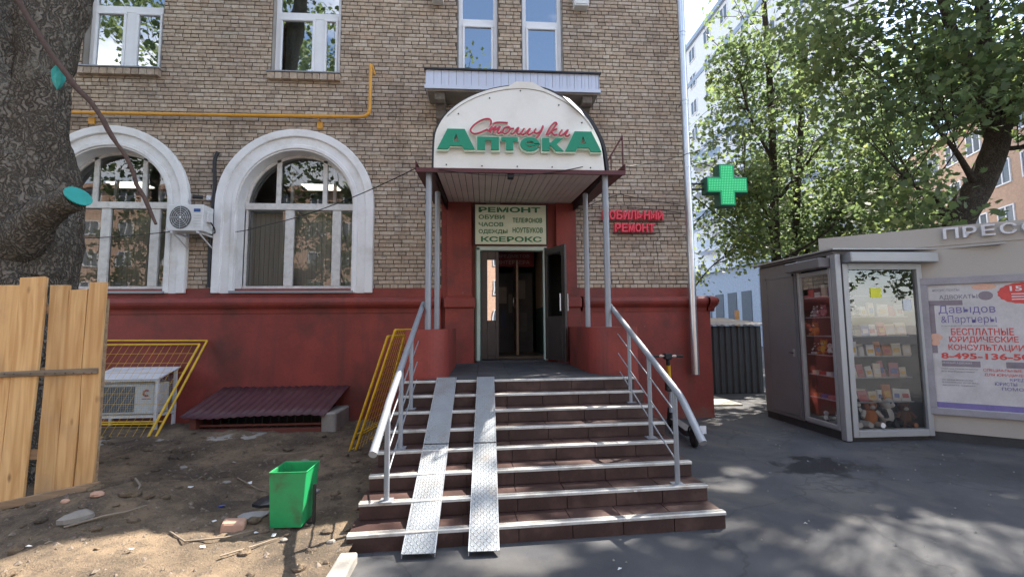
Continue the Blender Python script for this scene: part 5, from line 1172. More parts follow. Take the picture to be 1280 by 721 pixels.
# floor + ceiling of showcase
MB().prism([(KX + .02, -1.06), (KX + .02, -1.78), (6.22, -1.78)], .12, .16).build('showcase_floor', KALU, kk)
rf_ = MB().prism([(KX - .07, -.0), (KX - .08, -1.90), (6.45, -1.93), tuple(AP(.95, 0, .10)[:2]), tuple(AP(.9, 0, -.05)[:2]), (5.55, .1)], 2.655, 2.675); rf_.build('canopy_sheet', KALU, kk)
MB().prism([(KX + .0, -.12), (KX + .0, -1.80), (6.22, -1.80), tuple(AP(.05, 0, -.02)[:2]), (5.5, .1)], 2.60, 2.65).build('eaves', KGREY, kk)
abox(-1.08, 4.25, -.05, .012, 2.70, 2.965).build('fascia', KIOSK, kk)
abox(-1.0, 4.2, -1.5, -.06, 2.70, 2.76).build('roof', KGREY, kk)
# letters
wds = 'ПРЕССА'; t0 = .36
lw = [.155, .135, .13, .155, .155, .17]; t = t0
SILV = flat('silver_letter', (.58, .58, .60), .4)
for ch, w_ in zip(wds, lw):
    q = AP(t, 2.785, .03); text(ch, (q.x, q.y, q.z), kd, w_, .15, SILV, 'letter', kk, ext=.04, off=.015); t += w_ + .045
# door
d_ = B(KX - .012, KX - .001, -.94, -.30, .18, 2.38).build('door', KGREY, kk, bevel=.003)
T([(KX - .03, -.90, 1.16), (KX - .03, -.82, 1.165)], .010, 6).build('handle', DARK, d_); B(KX - .02, KX - .0125, -.93, -.88, 1.10, 1.22).build('lock_plate', KALU, d_)
m_ = MB()
for y0_, y1_, z0_, z1_ in ((-.30, -.27, .16, 2.42), (-.97, -.94, .16, 2.42), (-.97, -.27, 2.38, 2.42)): m_.box(KX - .016, KX - .001, y0_, y1_, z0_, z1_)
m_.build('door_surround', KGREY, kk)
# showcase frames (left pane and front pane)
m_ = MB(); x0 = KX - .01; x1 = KX + .04
for y0_, y1_, z0_, z1_ in ((-1.10, -1.05, .14, 2.60), (-1.74, -1.69, .14, 2.60), (-1.69, -1.10, .14, .20), (-1.69, -1.10, 2.34, 2.40)): m_.box(x0, x1, y0_, y1_, z0_, z1_)
LFm = m_.build('side_showcase_frame', KALU, kk, bevel=.004)
B(KX - .02, KX + .06, -1.86, -1.76, .02, 2.60).build('corner_post', KALU, kk, bevel=.006)
MB().add([(KX + .02, -1.69, .20), (KX + .02, -1.10, .20), (KX + .02, -1.10, 2.34), (KX + .02, -1.69, 2.34)], [(0, 1, 2, 3)]).build('pane', GLASS3, LFm)
m_ = MB(); fy0, fy1 = -1.84, -1.77
for a_, b_, z0_, z1_ in ((5.08, 5.16, .06, 2.46), (6.19, 6.27, .06, 2.46), (5.16, 6.19, .06, .15), (5.16, 6.19, 2.38, 2.46)): m_.box(a_, b_, fy0, fy1, z0_, z1_)
FFm = m_.build('front_showcase_frame', KALU, kk, bevel=.004); B(5.062, 5.079, fy0 + .01, fy1, .06, 2.5).build('side_seal', KBASE, FFm)
MB().add([(5.16, -1.80, .15), (6.19, -1.80, .15), (6.19, -1.80, 2.38), (5.16, -1.80, 2.38)], [(0, 1, 2, 3)]).build('pane', GLASS2, FFm)
# roller shutter boxes
m_ = B(5.10, 6.40, -1.98, -1.78, 2.47, 2.61); m_.build('roller_shutter_box', KALU, kk, bevel=.012)
for i in range(3): B(5.16, 6.19, -1.85, -1.845, 2.40 + i * .022, 2.418 + i * .022).build('shutter_slat', KALU, kk)
B(4.80, KX - .011, -1.76, -1.02, 2.42, 2.56).build('roller_shutter_box', KGREY, kk, bevel=.012)
# shelves
SH = [.165, .52, .86, 1.16, 1.44, 1.72, 2.02]
for z in SH[1:]:
    MB().prism([(KX + .06, -1.10), (KX + .06, -1.74), (6.10, -1.74), (5.2, -1.10)], z - .012, z).build('shelf', flat('shelf_glass', (.34, .36, .36), .3), kk)
# advert board
fr_ = MB(); abox(.06, 2.2, 0, .055, .36, .45, fr_); abox(.06, 2.2, 0, .055, 2.15, 2.25, fr_); abox(.06, .15, 0, .055, .45, 2.15, fr_); abox(2.11, 2.2, 0, .055, .45, 2.15, fr_)
AF = fr_.build('advert_frame', flat('frame_grey', (.26, .25, .27), .4), kk, bevel=.005)
PT = flat('poster_paper', (.48, .455, .45), .5); abox(.15, 2.11, .001, .02, .45, 2.15).build('poster', PT, AF)
def strip(t0_, t1_, z0_, z1_, mat, o_=.0205): return abox(t0_, t1_, o_, o_ + .0015, z0_, z1_).build('print', mat, AF)
VIO = flat('print_violet', (.16, .13, .30)); PRED = flat('print_red', (.55, .07, .06)); PGR = flat('print_grey', (.20, .19, .22)); MAU = flat('print_mauve', (.22, .18, .20)); PSK = flat('print_skin', (.62, .36, .26))
strip(.15, 2.11, .455, .53, VIO); strip(.15, .5, 1.86, 1.93, MAU); strip(.15, .21, 1.2, 1.88, MAU); strip(.24, .62, 1.02, 1.10, MAU); strip(.86, 2.1, 1.02, 1.10, MAU)
def ptxt(s_, t_, z_, w_, h_, mat, off=.0): q = AP(t_, z_, .0215); text(s_, (q.x, q.y, q.z), kd, w_, h_, mat, 'print', AF, ext=.0015, off=off)
ptxt('АССИСТЕНТЫ', .20, 2.055, .28, .035, PGR); ptxt('АДВОКАТЫ', .27, 1.935, .38, .07, PGR, .01)
ptxt('Давыдов', .25, 1.73, .56, .13, VIO, .0); ptxt('&Партнеры', .27, 1.59, .54, .13, VIO, -.005); ptxt('ЮРИДИЧЕСКАЯ КОМПАНИЯ', .27, 1.565, .54, .018, PGR)
ptxt('БЕСПЛАТНЫЕ', .36, 1.45, .60, .095, PRED, .015); ptxt('ЮРИДИЧЕСКИЕ', .335, 1.34, .66, .095, PRED, .015); ptxt('КОНСУЛЬТАЦИИ', .32, 1.23, .72, .095, PRED, .015); ptxt('8-495-136-500', .24, 1.125, .92, .085, PRED, .03)
ptxt('ВОЕННЫЙ АДВОКАТ', .22, 1.055, .32, .035, flat('print_pale', (.5, .5, .5))); ptxt('ЮРИСТЫ', .92, 1.02, .42, .07, PGR)
for i, (s_, z_, c_) in enumerate((('ПОМОЩЬ ПРИЗЫВНИКАМ', .98, PGR), ('ВСЕ ВОПРОСЫ СЕМЬИ', .945, PGR), ('ПО ВСЕМ ВОПРОСАМ', .83, PGR), ('РАБОТАЕМ ДЛЯ ВАС', .795, PGR), ('ЗВОНИТЕ СЕЙЧАС', .76, PGR))): ptxt(s_, .23, z_, .36 - .03 * (i % 3), .018, c_)
ptxt('СПЕЦИАЛЬНЫЕ УСЛОВИЯ', .64, .965, .60, .04, PRED); ptxt('ДЛЯ ЮРИДИЧЕСКИХ ЛИЦ', .65, .905, .60, .04, PRED); ptxt('КРЕДИТЫ', .88, .845, .26, .045, VIO); ptxt('ЮРИСТЫ', .74, .79, .20, .045, VIO); ptxt('ПОМОЩЬ', .80, .72, .30, .05, VIO)
# round red stamp and hand
def disc(t_, z_, rt, rz, mat, o_, wob=0):
    n_ = 36; P = []
    for i in range(n_): a = 2 * math.pi * i / n_; q = 1 + wob * (i % 2); P.append(AP(t_ + rt * q * math.cos(a), z_ + rz * q * math.sin(a), o_))
    P2 = [p + kn * .0015 for p in P]; MB().add(P + P2, [tuple(range(n_ - 1, -1, -1)), tuple(range(n_, 2 * n_))] + [(i, (i + 1) % n_, n_ + (i + 1) % n_, n_ + i) for i in range(n_)]).build('print', mat, AF)
disc(1.08, 2.0, .23, .135, PRED, .021, .05); ptxt('15', .97, 2.02, .11, .07, flat('print_pale', (.5, .5, .5)), .02) if False else None
q = AP(.96, 2.03, .0235); text('15', (q.x, q.y, q.z), kd, .11, .065, flat('print_white', (.62, .6, .6)), 'print', AF, ext=.0015, off=.02)
for i in range(3): abox(.97, 1.25, .0235, .025, 1.985 - i * .035, 1.997 - i * .035).build('print', flat('print_white', (.62, .6, .6)), AF)
disc(.20, 1.42, .07, .05, PSK, .0225); disc(.19, 1.34, .05, .035, PSK, .0225)
disc(.72, 2.10, .12, .04, PSK, .0208); disc(.73, 1.98, .07, .06, MAU, .0222)

# ---- things in the showcase
WH = flat('plush_white', (.62, .60, .57), .95); BK = flat('plush_black', (.02, .02, .022), .95); OR = flat('plush_orange', (.45, .15, .03), .95); BR = flat('plush_brown', (.16, .075, .04), .95); YE = flat('plush_yellow', (.60, .36, .04), .95); PKp = flat('plush_pink', (.42, .16, .18), .95); GRp = flat('plush_grey', (.22, .22, .23), .95); BL = flat('card_blue', (.06, .12, .34)); RD = flat('card_red', (.42, .05, .05)); CRm = flat('card_cream', (.58, .50, .38)); GN = flat('card_green', (.08, .22, .10))
def plush(x, y, z, s, body, ear, lab, limb=None, rz=0):
    t_ = empty('soft_toy', (0, 0, 0), lab, 'soft toy'); limb = limb or ear
    MB().ball((0, 0, .10 * s), .075 * s, .065 * s, .095 * s).build('body', body, t_)
    h_ = MB().ball((0, -.01 * s, .225 * s), .068 * s, .062 * s, .060 * s).build('head', body, t_)
    MB().ball((0, -.062 * s, .212 * s), .028 * s, .022 * s, .022 * s, 8, 5).build('muzzle', WH if body is not WH else body, h_)
    for q_ in (-1, 1):
        MB().ball((q_ * .052 * s, 0, .278 * s), .024 * s, .012 * s, .024 * s, 8, 5).build('ear', ear, h_)
        MB().ball((q_ * .025 * s, -.060 * s, .236 * s), .012 * s, .008 * s, .013 * s, 6, 4).build('eye', BK, h_)
        MB().tube([(q_ * .06 * s, -.01 * s, .16 * s), (q_ * .10 * s, -.05 * s, .10 * s)], [.026 * s, .022 * s], 7).build('arm', limb, t_)
        MB().tube([(q_ * .04 * s, -.03 * s, .03 * s), (q_ * .06 * s, -.12 * s, .03 * s)], [.032 * s, .028 * s], 7).build('leg', limb, t_)
    t_.location = (x, y, z); t_.rotation_euler = (0, 0, rz); return t_
plush(5.30, -1.60, 2.03, .95, WH, BK, 'panda toy hanging at the top left of the front showcase', BK)
plush(5.34, -1.62, 1.45 + .28, .9, GRp, WH, 'grey and white toy below the upper panda in the showcase', WH)
plush(5.28, -1.60, .17, 1.45, BK, WH, 'black and white plush dog at the bottom left of the front showcase', WH, .2)
plush(5.50, -1.64, .17, 1.3, OR, OR, 'orange and white plush fox on the showcase floor', WH, -.2)
plush(5.75, -1.64, .17, 1.4, WH, BK, 'white plush panda lying on the showcase floor', BK, .4)
plush(6.00, -1.66, .17, 1.15, BR, BR, 'brown plush bear on the showcase floor, right of the panda', None, -.3)
plush(5.62, -1.48, .18, 1.0, GRp, GRp, 'grey plush toy behind the others on the showcase floor')
plush(5.16, -1.30, 1.16, .75, YE, OR, 'yellow plush lion on the middle shelf of the side showcase', None, -1.2)
plush(5.13, -1.46, 1.16, .6, WH, BK, 'small panda plush beside the yellow lion, nearer the corner', BK, -1.3)
plush(5.14, -1.17, 1.16, .55, BK, WH, 'small black and white toy beside the yellow lion, nearer the door', WH, -1.3)
plush(5.12, -1.20, 1.44, .7, OR, OR, 'orange toy cat on the shelf above the yellow lion', None, -1.3)
plush(5.13, -1.30, .17, .55, WH, BK, 'small panda head at the bottom of the side showcase', BK, -1.3)
plush(5.15, -1.50, .17, .6, GRp, GRp, 'grey toy at the bottom of the side showcase, nearer the corner', None, -1.3)
plush(5.14, -1.36, 1.73, .6, PKp, PKp, 'pink plush toy on the second highest side shelf', None, -1.3)
plush(5.14, -1.2, 1.73, .55, GRp, WH, 'grey plush toy on the second highest side shelf, nearer the door', None, -1.3)
cols = [(BL, 'blue'), (RD, 'red'), (CRm, 'cream'), (GN, 'green'), (WH, 'white'), (OR, 'orange'), (PKp, 'pink'), (YE, 'yellow')]
shn = {2: 'third shelf from the floor', 3: 'middle shelf', 4: 'shelf just above the middle', 5: 'second highest shelf', 1: 'lowest shelf'}
pos_n = ['far left', 'left', 'left of centre', 'centre', 'right of centre', 'right', 'far right', 'right end', 'last one']
for si in (5, 4, 3, 2, 1):
    x = 5.44 if si >= 4 else 5.22; i = 0
    while x < 6.06:
        w_ = random.uniform(.09, .15); h_ = random.uniform(.14, .20) if si >= 4 else random.uniform(.13, .24); c_, cn_ = random.choice(cols[:5] if si > 3 else [cols[2], cols[4], cols[2], cols[5], cols[6]])
        y = -1.70 + random.uniform(0, .02); m_ = MB(); m_.box(-w_ / 2, w_ / 2, 0, .025, 0, h_)
        Mx = (Matrix.Translation((x + w_ / 2, y, SH[si])) @ Matrix.Rotation(random.uniform(-.35, .35), 4, 'Z') @ Matrix.Rotation(random.uniform(-.25, -.05), 4, 'X') @ Matrix.Rotation(random.uniform(-.09, .09), 4, 'Y')); m_.xf(Mx)
        o = m_.build('toy_packet', c_, label=f'{cn_} packet on the {shn[si]} of the front showcase, {pos_n[min(i, 8)]}', cat='packet', group='packets on the showcase shelves')
        m_ = MB(); m_.box(-w_ / 3, w_ / 3, -.003, -.001, h_ * .25, h_ * .6); m_.xf(Mx); m_.build('printed_panel', random.choice([WH, YE, BL, RD]), o)
        x += w_ + random.choice([.004, .012, .03]); i += 1
for si, z in ((6, SH[6]), (5, SH[5]), (2, SH[2]), (1, SH[1])):
    for i, y in enumerate((-1.18, -1.32, -1.46, -1.60)):
        if si == 5 and i < 3: continue
        c_, cn_ = random.choice(cols); h_ = random.uniform(.07, .2) if si > 4 else .05
        m_ = MB().box(5.08, 5.10 if si > 4 else 5.16, y - .05, y + .05, z, z + h_); m_.build('toy_packet', c_, label=f'{cn_} packet on side showcase shelf {["", "lowest", "second lowest", "", "", "upper", "top"][si]}, {["nearest the door", "second from the door", "second from the corner", "nearest the corner"][i]}', cat='packet', group='packets on the side showcase shelves')
for si, (a_, b_) in ((3, (5.2, 5.5)), (3, (5.55, 5.85)), (2, (5.2, 5.45)), (2, (5.6, 5.9)), (4, (5.5, 5.8)), (1, (5.25, 5.5))):
    m_ = MB(); z_ = SH[si]
    for q_ in range(random.randint(5, 9)): dx_ = random.uniform(-.012, .012); m_.box(a_ + dx_, b_ + dx_, -1.60, -1.48, z_ + q_ * .018, z_ + q_ * .018 + .015)
    m_.build('magazine_pile', random.choice([CRm, WH, PT]), label='pile of pale magazines behind the packets, %s of the %s' % ('left part' if a_ < 5.5 else 'right part', shn[si]), cat='magazines', group='magazine piles in the showcase', kind=None)
# yellow sticker on the glass
sk = B(5.50, 5.66, -1.806, -1.8025, 1.98, 2.12).build('pane_sticker', flat('sticker_yellow', (.66, .66, .05)), FFm)
B(5.525, 5.635, -1.8085, -1.8065, 2.01, 2.09).build('sticker_print', flat('sticker_pale', (.5, .62, .6)), sk) if False else None
B(5.98, 6.10, -1.806, -1.8025, 1.80, 1.96).build('pane_sticker', flat('sticker_white', (.55, .58, .58)), FFm)

# ------------------------------------------------------------------ trees
def leaf_template():
    P = [(0, 0, 0), (.30, .10, 0), (.55, .42, .06), (.28, .48, .03), (.30, .80, .05), (.10, .70, 0), (0, 1.0, -.04), (-.10, .70, 0), (-.30, .80, .05), (-.28, .48, .03), (-.55, .42, .06), (-.30, .10, 0)]
    return np.array(P) - np.array([0, .45, 0]), [(0, 1, 2, 3), (0, 3, 4, 5, 6), (0, 6, 7, 8, 9), (0, 9, 10, 11)]
LTV, LTF = leaf_template()
def leaves_mesh(name, pts, size, mat, simple=False):
    n = len(pts); pts = np.asarray(pts)
    if simple: V = np.array([(0, -.5, 0), (.42, 0, .06), (0, .5, 0), (-.42, 0, .06)]); Fc = [(0, 1, 2, 3)]
    else: V, Fc = LTV, LTF
    s = size * rng.uniform(.65, 1.25, n)
    nz = rng.normal(size=(n, 3)) * [.75, .75, .55] + [0, 0, .75]; nz /= np.linalg.norm(nz, axis=1)[:, None]
    t = rng.normal(size=(n, 3)); t -= nz * (t * nz).sum(1)[:, None]; t /= np.linalg.norm(t, axis=1)[:, None]; b = np.cross(nz, t)
    W = pts[:, None, :] + s[:, None, None] * (V[None, :, 0, None] * t[:, None, :] + V[None, :, 1, None] * b[:, None, :] + V[None, :, 2, None] * nz[:, None, :])
    W = W.reshape(-1, 3); k = len(V); off = W.mean(0); off[2] = W[:, 2].min(); W = W - off
    lens = np.array([len(f) for f in Fc]); flatf = np.concatenate([np.array(f) for f in Fc])
    me = bpy.data.meshes.new(name); me.vertices.add(len(W)); me.vertices.foreach_set('co', W.astype(np.float32).ravel())
    idx = (flatf[None, :] + (np.arange(n) * k)[:, None]).ravel(); me.loops.add(len(idx)); me.loops.foreach_set('vertex_index', idx.astype(np.int32))
    L_ = np.tile(lens, n); me.polygons.add(len(L_)); me.polygons.foreach_set('loop_start', np.concatenate([[0], np.cumsum(L_)[:-1]]).astype(np.int32)); me.polygons.foreach_set('loop_total', L_.astype(np.int32))
    me.update(calc_edges=True); me.validate(); me.materials.append(mat)
    return me, Vector(off)
def tree(base, path, r0, limbs, ctr, nleaf, size, lab, mat=LEAF, bark=BARK2, seed=1, group=None, simple=False, clump=.34, keep=None, droop=.1):
    """path: trunk points; limbs: explicit limb polylines; ctr/rad: list of crown ellipsoids (centre, radii, weight)"""
    rs = random.Random(seed)
    t_ = empty('tree', base, lab, 'tree', group)
    P = curve(path, 5); n_ = len(P); m_ = MB(); m_.tube(P, [r0 * (1 - .55 * i / n_) * (1.25 if i == 0 else 1) for i in range(n_)], 12)
    tr0 = m_.build('trunk', bark, t_)
    allp = [(p, r0 * .5) for p in P[n_ // 3:]]
    m_ = MB()
    for L_ in limbs:
        Q = curve(L_[1:], 5); k_ = len(Q); m_.tube(Q, [L_[0] * (1 - .75 * i / k_) for i in range(k_)], 8); allp += [(p, L_[0] * .4) for p in Q[1:]]
    pts = []; tw = MB(); wt = sum(c[2] for c in ctr)
    for c, rd, wgt, *th in ctr:
        c = Vector(c); nc = int(nleaf * wgt / wt / 26)
        for i in range(nc):
            while True:
                v = Vector((rs.uniform(-1, 1), rs.uniform(-1, 1), rs.uniform(-1, 1)))
                if .12 < v.length < 1: break
            v = v * (v.length ** -.25) if v.length > .3 else v
            if v.length > 1: v.normalize()
            p = c + Vector((v.x * rd[0], v.y * rd[1], v.z * rd[2]))
            if mnoise.noise(p * .55 + Vector((seed, 0, 0))) < (th[0] if th else .02): continue
            if keep and not keep(p): continue
            if rs.random() < .6:
                q, qr = min(((a, r_) for a, r_ in rs.sample(allp, min(14, len(allp)))), key=lambda a: (a[0] - p).length + max(0, a[0].z - p.z) * .8)
                if (q - p).length > 1.9: q = p + (q - p) * (1.9 / (q - p).length)
                md = q.lerp(p, .5) + Vector((rs.uniform(-.2, .2), rs.uniform(-.2, .2), rs.uniform(0, .35)))
                tw.tube(curve([q, md, p], 3), [min(qr, .016), .014, .012, .010, .008, .006, .004], 4, cap=False)
            for k_ in range(26):
                g_ = Vector((rs.gauss(0, clump), rs.gauss(0, clump), rs.gauss(0, clump * .6) - droop * abs(rs.gauss(0, 1)))); pts.append((p + g_)[:])
    if m_.v or tw.v:
        m_.add(tw.v, tw.f, True) if tw.v else None
        m_.build('limbs', bark, t_)
    pts = [p for p in pts if (keep is None or keep(Vector(p)))]
    me, off = leaves_mesh('crown', pts, size, mat, simple); o = bpy.data.objects.new('crown', me); C.objects.link(o); o.parent = t_; o.location = off - WL[t_]
    return t_
GT = 'street trees behind the kiosk'
nobuild = lambda p: not (p.x < 4.35 and p.y > -.6) and not (p.x < 5.2 and p.z > 5.5 and p.y < 9 and p.x < 4.9)
def sky_gap(p):                                    # keep the narrow strip beside the building open
    return not (p.x < (.487 + .05) * (p.y + 7.8) - .0 and p.z > 1.62 + .50 * (p.y + 7.8)) and p.x > 4.3
keepT = lambda p: sky_gap(p)
GAPS = [(2.75, -4.72, .38, .30), (3.2, -4.40, .34, .22), (3.75, -4.58, .45, .30), (2.24, -4.42, .10, .08), (1.98, -4.2, .16, .10), (2.45, -3.25, .22, .16), (2.85, -2.9, .18, .14), (.3, -4.5, .26, .16), (.95, -4.3, .16, .10), (.75, -3.72, .35, .08), (.7, -3.3, .35, .08), (4.9, 1.2, .5, .3), (5.7, 1.6, .4, .3)]
def sunny_gaps(p):                                 # openings in the crown that let the sun through to the asphalt
    if not sky_gap(p): return False
    t = p.z / SV.z; gx_, gy_ = p.x - SV.x * t, p.y - SV.y * t
    return not any(((gx_ - a) / (c * 1.25)) ** 2 + ((gy_ - b) / (d * 1.5)) ** 2 < 1 for a, b, c, d in GAPS)
# slender tree, trunk rising just right of the cross
tree((9.45, 6, 0), [(9.45, 6, 0), (9.5, 6, 3), (9.6, 6.05, 6), (9.65, 6, 9), (9.6, 6, 12.5)], .17,
     [[.07, (9.5, 6, 4.2), (8.8, 5.4, 5.2), (7.9, 5.0, 6.2)], [.07, (9.6, 6, 5.6), (10.4, 5.4, 6.8), (11.2, 5, 8)], [.06, (9.6, 6, 7), (8.8, 5.8, 8.3), (8.2, 5.4, 9.6)], [.05, (9.5, 6, 3.6), (10.3, 5.2, 4.2), (10.9, 4.8, 4.9)]],
     [((9.3, 5.8, 7.6), (2.7, 2.4, 3.6), 3), ((8.7, 5.4, 5.0), (1.7, 1.6, 1.2), .9), ((9.8, 6, 11.5), (3.0, 2.6, 2.6), 1.4)], 17500, .15, 'tall slender maple just right of the green cross', seed=3, group=GT, keep=sunny_gaps)
tree((10.6, 6.6, 0), [(10.6, 6.6, 0), (10.5, 6.6, 3), (10.75, 6.5, 6), (11.0, 6.4, 9), (11.1, 6.4, 12)], .14,
     [[.06, (10.5, 6.6, 3.4), (11.2, 6.2, 4.6), (11.9, 5.9, 5.6)], [.05, (10.7, 6.5, 5), (10.2, 6.0, 6.6), (10.0, 5.8, 7.6)]],
     [((11.4, 6.3, 7.2), (2.2, 2.2, 3.2), 2), ((11.6, 6, 4.8), (1.7, 1.5, 1.0), .7)], 11000, .15, 'dark forked tree second from the green cross', seed=5, group=GT, keep=sunny_gaps)
tree((13.6, 6, 0), [(13.6, 6, 0), (13.55, 6, 3), (13.7, 6, 5.5), (13.6, 6.1, 8)], .09,
     [[.04, (13.6, 6, 4), (12.9, 5.6, 5), (12.3, 5.4, 5.6)], [.04, (13.6, 6, 4.6), (14.2, 5.8, 5.4), (14.6, 5.6, 6.2)]],
     [((13.3, 5.8, 6.6), (1.9, 1.8, 2.2), 1), ((12.7, 5.4, 4.3), (1.2, 1.0, .7), .35), ((13.9, 5.4, 9.4), (2.4, 2, 2), .8)], 11000, .15, 'thin young tree behind the middle of the kiosk roof', seed=8, group=GT)
# big leaning tree on the right
tree((10.0, 1.9, 0), [(10.0, 1.9, 0), (10.15, 1.8, 2), (10.7, 1.55, 3.75), (11.4, 1.5, 4.8), (11.95, 1.5, 5.9), (12.1, 1.5, 7.0)], .40,
     [[.20, (11.9, 1.5, 5.9), (11.5, 1.4, 7.0), (10.9, 1.3, 8.1), (10.3, 1.1, 9.2)], [.22, (12.0, 1.5, 6.6), (12.9, 1.3, 7.6), (13.6, 1.2, 9.4)], [.16, (11.6, 1.4, 7.3), (11.2, 1.0, 9.2), (10.2, 1.0, 11.8)],
      [.07, (10.6, 1.6, 3.6), (10.0, 1.2, 4.3), (9.3, .9, 4.4), (8.6, .8, 4.9)], [.08, (11.3, 1.5, 4.7), (10.3, 1.0, 5.3), (9.3, .6, 5.8)], [.06, (11.9, 1.5, 5.6), (12.8, 1, 5.6), (13.6, .7, 6)]],
     [((10.8, .9, 8.4), (3.6, 3.0, 2.1), 4.6, -.08), ((9.2, .8, 5.9), (1.8, 1.5, .9), .5), ((13.0, .6, 7.0), (1.7, 1.6, 1.4), .7), ((10.7, 1.0, 12.6), (3.3, 3.4, 1.8), 5.5, -.25), ((9.3, .9, 4.1), (1.3, .9, .5), .3)], 42000, .15, 'large dark tree with a thick trunk leaning right over the kiosk', seed=12, group=GT, keep=sunny_gaps)
# low, brighter growth by the building corner
tree((6.9, 6.5, 0), [(6.9, 6.5, 0), (6.8, 6.4, 1.8), (6.6, 6.2, 3.2), (6.5, 6.1, 5)], .07,
     [[.03, (6.8, 6.4, 1.8), (6.4, 6.0, 2.9), (6.2, 5.8, 3.8)], [.03, (6.7, 6.3, 2.6), (7.3, 6.1, 3.4), (7.9, 6, 3.9)]],
     [((6.7, 6.2, 4.1), (.8, .9, 1.6), 1.2), ((8.2, 6.2, 4.2), (1.2, .9, .55), 1.0), ((7.2, 6, 5.6), (1.2, 1, .9), .8)], 4200, .12, 'small thin tree with pale sunlit leaves beside the drainpipe', mat=LEAF2, seed=21, group=GT, keep=lambda p: p.x > 5.0)
tree((15.5, 11, 0), [(15.5, 11, 0), (15.6, 11, 4), (15.4, 11, 8)], .15, [[.06, (15.5, 11, 4), (14.4, 10.6, 6), (13.6, 10.2, 7)]],
     [((15, 11, 7.5), (3.4, 2.5, 3.2), 2), ((12.5, 11, 6.2), (2.2, 2, 2), 1)], 11000, .19, 'tree further back behind the slender maples', mat=LEAF2, seed=31, group=GT, keep=sunny_gaps)
tree((14.6, -.6, 0), [(14.6, -.6, 0), (14.6, -.6, 4), (14.4, -.6, 8)], .2, [[.08, (14.6, -.6, 4), (13.4, -.6, 6), (12.6, -.5, 7)]],
     [((13.6, -.4, 7.6), (2.6, 2.2, 2.4), 2)], 5000, .17, 'tree at the far right edge, only its leaves in view', seed=37, group=GT, keep=sunny_gaps)

# near trunk at the left
nt_ = empty('tree', (-5.0, -2.7, 0), 'huge rough-barked forked trunk at the left edge behind the pine fence', 'tree')
def trunk_part(pts, rr, seg=72, sub=10, amp=.045, ph_=0):
    P = curve(pts, sub); n_ = len(P); rs_ = np.interp(np.linspace(0, len(rr) - 1, n_), range(len(rr)), rr); vs = []
    for i, p in enumerate(P):
        for k_ in range(seg):
            a = 2 * math.pi * k_ / seg; d = Vector((math.cos(a), math.sin(a), 0)); q = p + d * rs_[i]
            r_ = rs_[i] + amp * mnoise.noise(Vector((q.x * 9 + ph_, q.y * 9, q.z * 1.9))) + amp * .6 * mnoise.noise(Vector((q.x * 24, q.y * 24, q.z * 6))) + .06 * mnoise.noise(Vector((q.x * 1.6, q.y * 1.6, q.z * 1.3 + ph_)))
            vs.append(p + d * r_)
    fs = [(i * seg + k_, i * seg + (k_ + 1) % seg, (i + 1) * seg + (k_ + 1) % seg, (i + 1) * seg + k_) for i in range(n_ - 1) for k_ in range(seg)]
    return vs, fs
m_ = MB()
for a_ in (([(-5.28, -2.5, -.1), (-5.28, -2.5, 1), (-5.27, -2.5, 2.2), (-5.22, -2.5, 3.0), (-5.26, -2.5, 3.8), (-5.32, -2.5, 4.6)], [.74, .64, .58, .50, .42, .30], 110, 14), ([(-5.10, -2.55, 2.2), (-5.09, -2.55, 3.2), (-5.07, -2.55, 4.2), (-5.05, -2.5, 5.3), (-4.85, -2.4, 6.6), (-4.4, -2.2, 8.5), (-3.9, -1.9, 10.8)], [.42, .31, .28, .30, .28, .20, .06], 80, 14), ([(-5.30, -2.62, 2.4), (-5.42, -2.66, 3.4), (-5.50, -2.68, 4.4), (-5.60, -2.7, 5.6), (-5.8, -2.8, 8.0), (-6.1, -3.0, 10.6)], [.50, .46, .44, .40, .28, .06], 100, 14)):
    v_, f_ = trunk_part(*a_[:2], seg=a_[2], sub=a_[3]); m_.add(v_, f_, True)
m_.build('trunk', BARK, nt_)
m_ = MB(); m_.tube(curve([(-4.95, -2.75, 2.45), (-4.60, -2.92, 2.74), (-4.36, -3.0, 2.88), (-4.16, -3.02, 2.95)], 4), [.20] * 4 + [.15] * 4 + [.125] * 4 + [.12], 18); m_.v = [tuple(Vector(v) + Vector((1, 1, 1)) * .012 * mnoise.noise(Vector(v) * 22)) for v in m_.v]
sb_ = m_.build('branch_stub', BARK, nt_)
d_ = Vector((.9, -.28, .46)).normalized(); c_ = Vector((-4.125, -3.030, 2.972)); u_ = d_.cross(Vector((0, 0, 1))).normalized(); v_ = d_.cross(u_)
P = [c_ + u_ * (.125 * math.cos(a)) + v_ * (.105 * math.sin(a)) for a in [2 * math.pi * i / 20 for i in range(20)]]
MB().add(P + [p + d_ * .012 for p in P], [tuple(range(19, -1, -1)), tuple(range(20, 40))] + [(i, (i + 1) % 20, 20 + (i + 1) % 20, 20 + i) for i in range(20)]).build('painted_cut', TEAL, sb_)
m_ = MB().tube(curve([(-5.0, -3.0, 5.25), (-4.66, -3.0, 4.72), (-4.34, -3.0, 4.27), (-4.16, -3.0, 4.06), (-3.97, -3.0, 3.82), (-3.86, -3.0, 3.62), (-3.70, -3.0, 3.40), (-3.58, -3.0, 3.12), (-3.37, -3.0, 2.70)], 3), [.028] * 8 + [.025] * 8 + [.021] * 8 + [.015], 8)
m_.v = [tuple(Vector(v) + Vector((1, 0, 1)) * .012 * mnoise.noise(Vector(v) * 5)) for v in m_.v]
m_.build('dead_branch', M('dead_branch', (.075, .045, .035), .9, var=.3, scale=20, bump=.5), nt_)
rock(-4.50, -2.93, .06, TEAL, None, None, .05, .12, .3, z=4.30, name='painted_wound').parent = nt_
o = [q for q in nt_.children if q.name.startswith('painted_wound')][0]; o.location = o.location - WL[nt_]
pts = []; rs = random.Random(4)
